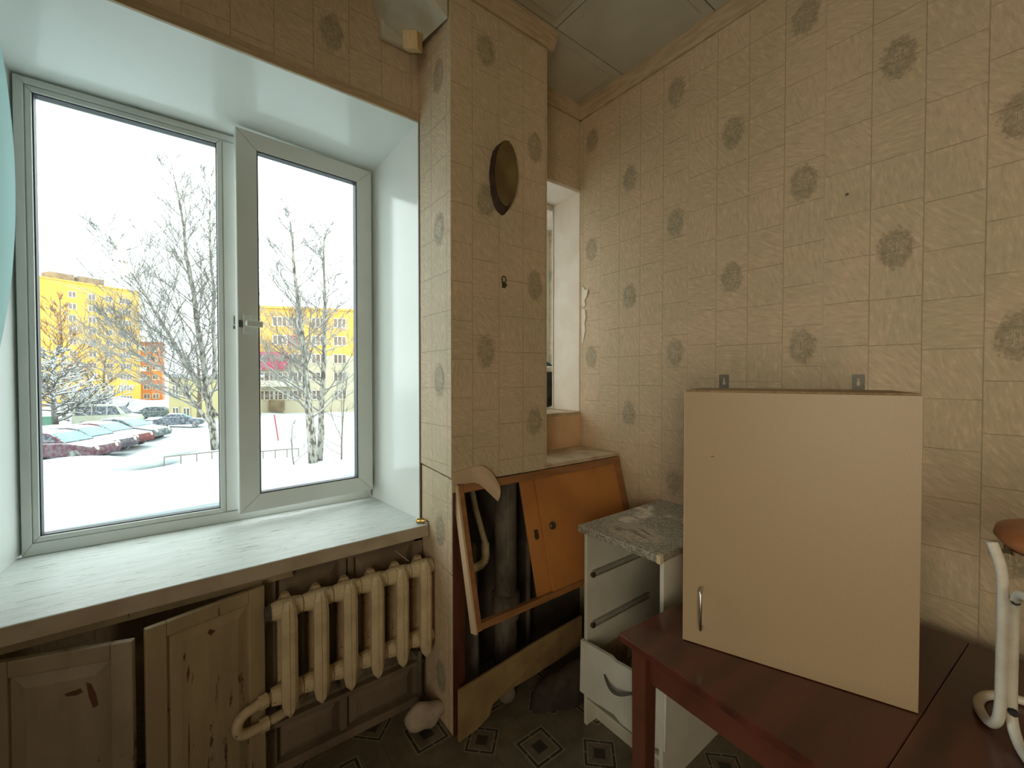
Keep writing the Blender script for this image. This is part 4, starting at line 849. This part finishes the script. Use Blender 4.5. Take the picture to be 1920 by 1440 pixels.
# ---- cars
def car(label, front, back, paint, glassm, kind='car', scale=1.0, name='car', snow=True):
    f, b = Vector(front), Vector(back); d = (f-b); d.z = 0; ang = math.atan2(d.y, d.x); c = (f+b)/2
    r = thing(name, label, 'van' if kind == 'van' else 'car', (c.x, c.y, zg(c)+.0), ang, 'vehicles parked in the snowy yard'); r['local_space'] = 1; r.scale = (scale,)*3
    if kind == 'van':
        lowp = [(-2.6, .35), (2.55, .35), (2.6, .75), (2.45, 1.05), (1.75, 1.2), (-2.55, 1.2)]; up_ = [(-2.55, 1.2), (1.75, 1.2), (.95, 2.1), (.6, 2.2), (-2.45, 2.2)]; hw = .95
    else:
        lowp = [(-2.15, .32), (2.1, .3), (2.18, .55), (2.05, .78), (1.0, .95), (-2.1, .98), (-2.2, .7)]; up_ = [(-1.75, .98), (1.0, .95), (.2, 1.40), (-.2, 1.46), (-1.0, 1.42)]; hw = .84
    mb = MB()
    n = len(lowp); mb.add([(x, -hw, z) for x, z in lowp]+[(x, hw, z) for x, z in lowp], [tuple(range(n)), tuple(range(2*n-1, n-1, -1))]+[(i, (i+1) % n, n+(i+1) % n, n+i) for i in range(n)])
    mb.build('body', paint, r, bevel=.08)
    n = len(up_); ti = lambda z: hw-.04-.16*(z-up_[0][1])/.5*(.5 if kind == 'van' else 1)
    MB().add([(x, -ti(z), z) for x, z in up_]+[(x, ti(z), z) for x, z in up_], [tuple(range(n)), tuple(range(2*n-1, n-1, -1))]+[(i, (i+1) % n, n+(i+1) % n, n+i) for i in range(n)]).build('cabin', paint, r, bevel=.06)
    a, b2 = up_[1], up_[2]; dx, dz = b2[0]-a[0], b2[1]-a[1]; nx, nz = -dz, dx
    q = math.hypot(nx, nz); off = Vector((-nx/q, 0, -nz/q))*-.03
    if off.x < 0: off = -off
    P1 = Vector((a[0]+dx*.08, 0, a[1]+dz*.08)); P2 = Vector((a[0]+dx*.93, 0, a[1]+dz*.93)); w1_, w2_ = ti(P1.z)-.06, ti(P2.z)-.06
    lab(MB().hexa([P1+Vector((0, -w1_, 0)), P1+Vector((0, w1_, 0)), P2+Vector((0, w2_, 0)), P2+Vector((0, -w2_, 0))], [P1+Vector((0, -w1_, 0))+off, P1+Vector((0, w1_, 0))+off, P2+Vector((0, w2_, 0))+off, P2+Vector((0, -w2_, 0))+off]).build('windscreen', glassm, r), 'iced windscreen')
    for sgn in (-1, 1):
        zs = (up_[0][1]+.05, up_[-1][1]-.1); xs = [(-1.45, -.42), (-.36, .62)] if kind != 'van' else [(-2.3, -1.1), (-1.0, .1), (.2, 1.25)]
        for x0, x1 in xs:
            k0 = .25 if x0 == xs[0][0] and kind != 'van' else 0; k1 = .45 if x1 == xs[-1][1] else 0
            y0, y1 = sgn*(ti(zs[0])), sgn*(ti(zs[1])); e_ = sgn*.02
            MB().hexa([(x0, y0, zs[0]), (x1, y0, zs[0]), (x1-k1, y1, zs[1]), (x0+k0, y1, zs[1])], [(x0, y0+e_, zs[0]), (x1, y0+e_, zs[0]), (x1-k1, y1+e_, zs[1]), (x0+k0, y1+e_, zs[1])]).build('side_window', M_CGL2, r)
        for xw in ((-1.35, 1.35) if kind != 'van' else (-1.7, 1.75)):
            MB().lathe((xw, sgn*(hw-.16), .31), [(.2, -.02), (.31, 0), (.31, .17), (.2, .18)], 16, (0, sgn, 0)).build('wheel', M_TYRE, r)
        MB().lathe((2.08 if kind != 'van' else 2.5, sgn*.58, .66), [(.12, 0), (.10, .05), (.02, .08)], 10, (1, sgn*.3, .2)).build('headlamp', M_WFR, r)
    if snow:
        x0, x1 = up_[-1][0], up_[-2][0] if kind != 'van' else up_[-2][0]
        MB().blob(((x0+x1)/2, 0, up_[-1][1]+.02), 1, 3, .06, 3, ((x1-x0)/2+.02, hw-.24, .07)).build('roof_snow', M_SNOW, r, smooth=True)
    return r
cy = [((205, 862), (95, 866), M_CARM, M_CGL, 'nearest maroon car, snow dusted, at the left'), ((242, 848), (135, 852), M_CARD, M_CGL, 'dark car with teal windscreen second from the nearest'),
      ((275, 836), (170, 838), M_CARR, M_CGL, 'dark red car third in the row of parked cars'), ((310, 824), (215, 826), M_CARG, M_CGL, 'farthest dark green car of the row, half behind snow')]
base_f = onground(208, 862); fwd = Vector((.50, .86, 0)).normalized()
for k, (f_, b_, pt_, gl_, lb_) in enumerate(cy):
    f3 = onground(f_[0], f_[1]+3)+Vector((-.6, -.1, 0)); car(lb_, f3, f3-fwd*4.3*1.15, pt_, gl_, scale=1.15)
vf = onground(264, 796); car('pale old minivan with snowy roof beyond the row of cars', vf, vf+Vector((-.25, -.97, 0))*5.2, M_VAN, M_CGL2, 'van', 1.0, 'minivan')
vf = onground(340, 784); car('dark snow covered estate car to the right of the minivan', vf, vf+Vector((-.1, -1, 0))*4.4, M_CARG, M_CGL2, 'car', 1.15)
vf = onground(350, 800); car('small pale car half buried under the big birch branches', vf+Vector((0, 1.5, 0)), vf+Vector((-.3, -2.5, 0)), M_CGL2, M_CGL, 'car', .9)
for px, py, r_, sq, lb_ in ((118, 808, 1.7, (1, 1.5, .35), 'long yellowish snow bank in front of the bushes'), (225, 760, 4.0, (1, 1.5, .5), 'tall snow bank at the foot of the yellow block'),
                          (318, 850, 1.3, (1, 1.5, .3), 'broad snow bank right of the parked cars'), (120, 885, 1.6, (1, 2.2, .4), 'snow ridge in front of the nearest car'), (590, 890, 1.6, (1, 2.4, .25), 'low snow mound round the birch feet')):
    q_ = onground(px, py); mound(q_.x, q_.y, r_, sq, px, lb_, mat('dirty_snow', (.52, .44, .32), (.56, .53, .46), 1, .9) if px == 118 else None)
# ---- fences, pole, cable
def lowfence(label, pxs, post):
    P_ = [onground(*q) for q in pxs]; r = thing('low_fence', label, 'fence', tuple(P_[0]), group='low rail fences in the snow')
    MB().tube([p+zz*post for p in P_], .03, 6).build('rail', M_RAIL, r)
    for i in range(5):
        p = P_[0].lerp(P_[-1], i/4.0); MB().tube([p-zz*.1, p+zz*post], .025, 6).build('post', M_RAIL, r)
lowfence('low rail fence in the snow at the foot of the big birch', [(308, 872), (425, 858)], .42)
lowfence('low rail fence in the snow left of the thick birch', [(470, 862), (560, 854)], .42)
q_ = onground(522, 826); tag(MB().tube([q_, q_+Vector((0, -.25, 1.9))], .05, 8).build('red_pole', mat('red_paint', (.42, .08, .09), rough=.5), loc=tuple(q_)), 'leaning red pole in the snowy yard', 'pole')
tag(MB().tube([at(30, 322, 24), at(120, 338, 26), at(230, 352, 28), at(330, 360, 30), at(460, 362, 34)], .010, 5).build('overhead_cable', M_RAIL, loc=tuple(at(230, 352, 28))), 'thin overhead cable crossing the white sky', 'cable')
q_ = onground(88, 806); tag(MB().box(q_.x-.4, q_.x+.4, q_.y-.35, q_.y+.35, q_.z-.1, q_.z+1.2).box(q_.x-.43, q_.x+.43, q_.y-.38, q_.y+.38, q_.z+1.2, q_.z+1.28).build('green_bin', mat('green_metal', (.10, .22, .16), rough=.6), loc=tuple(q_)), 'green bin standing at the left window edge', 'bin')
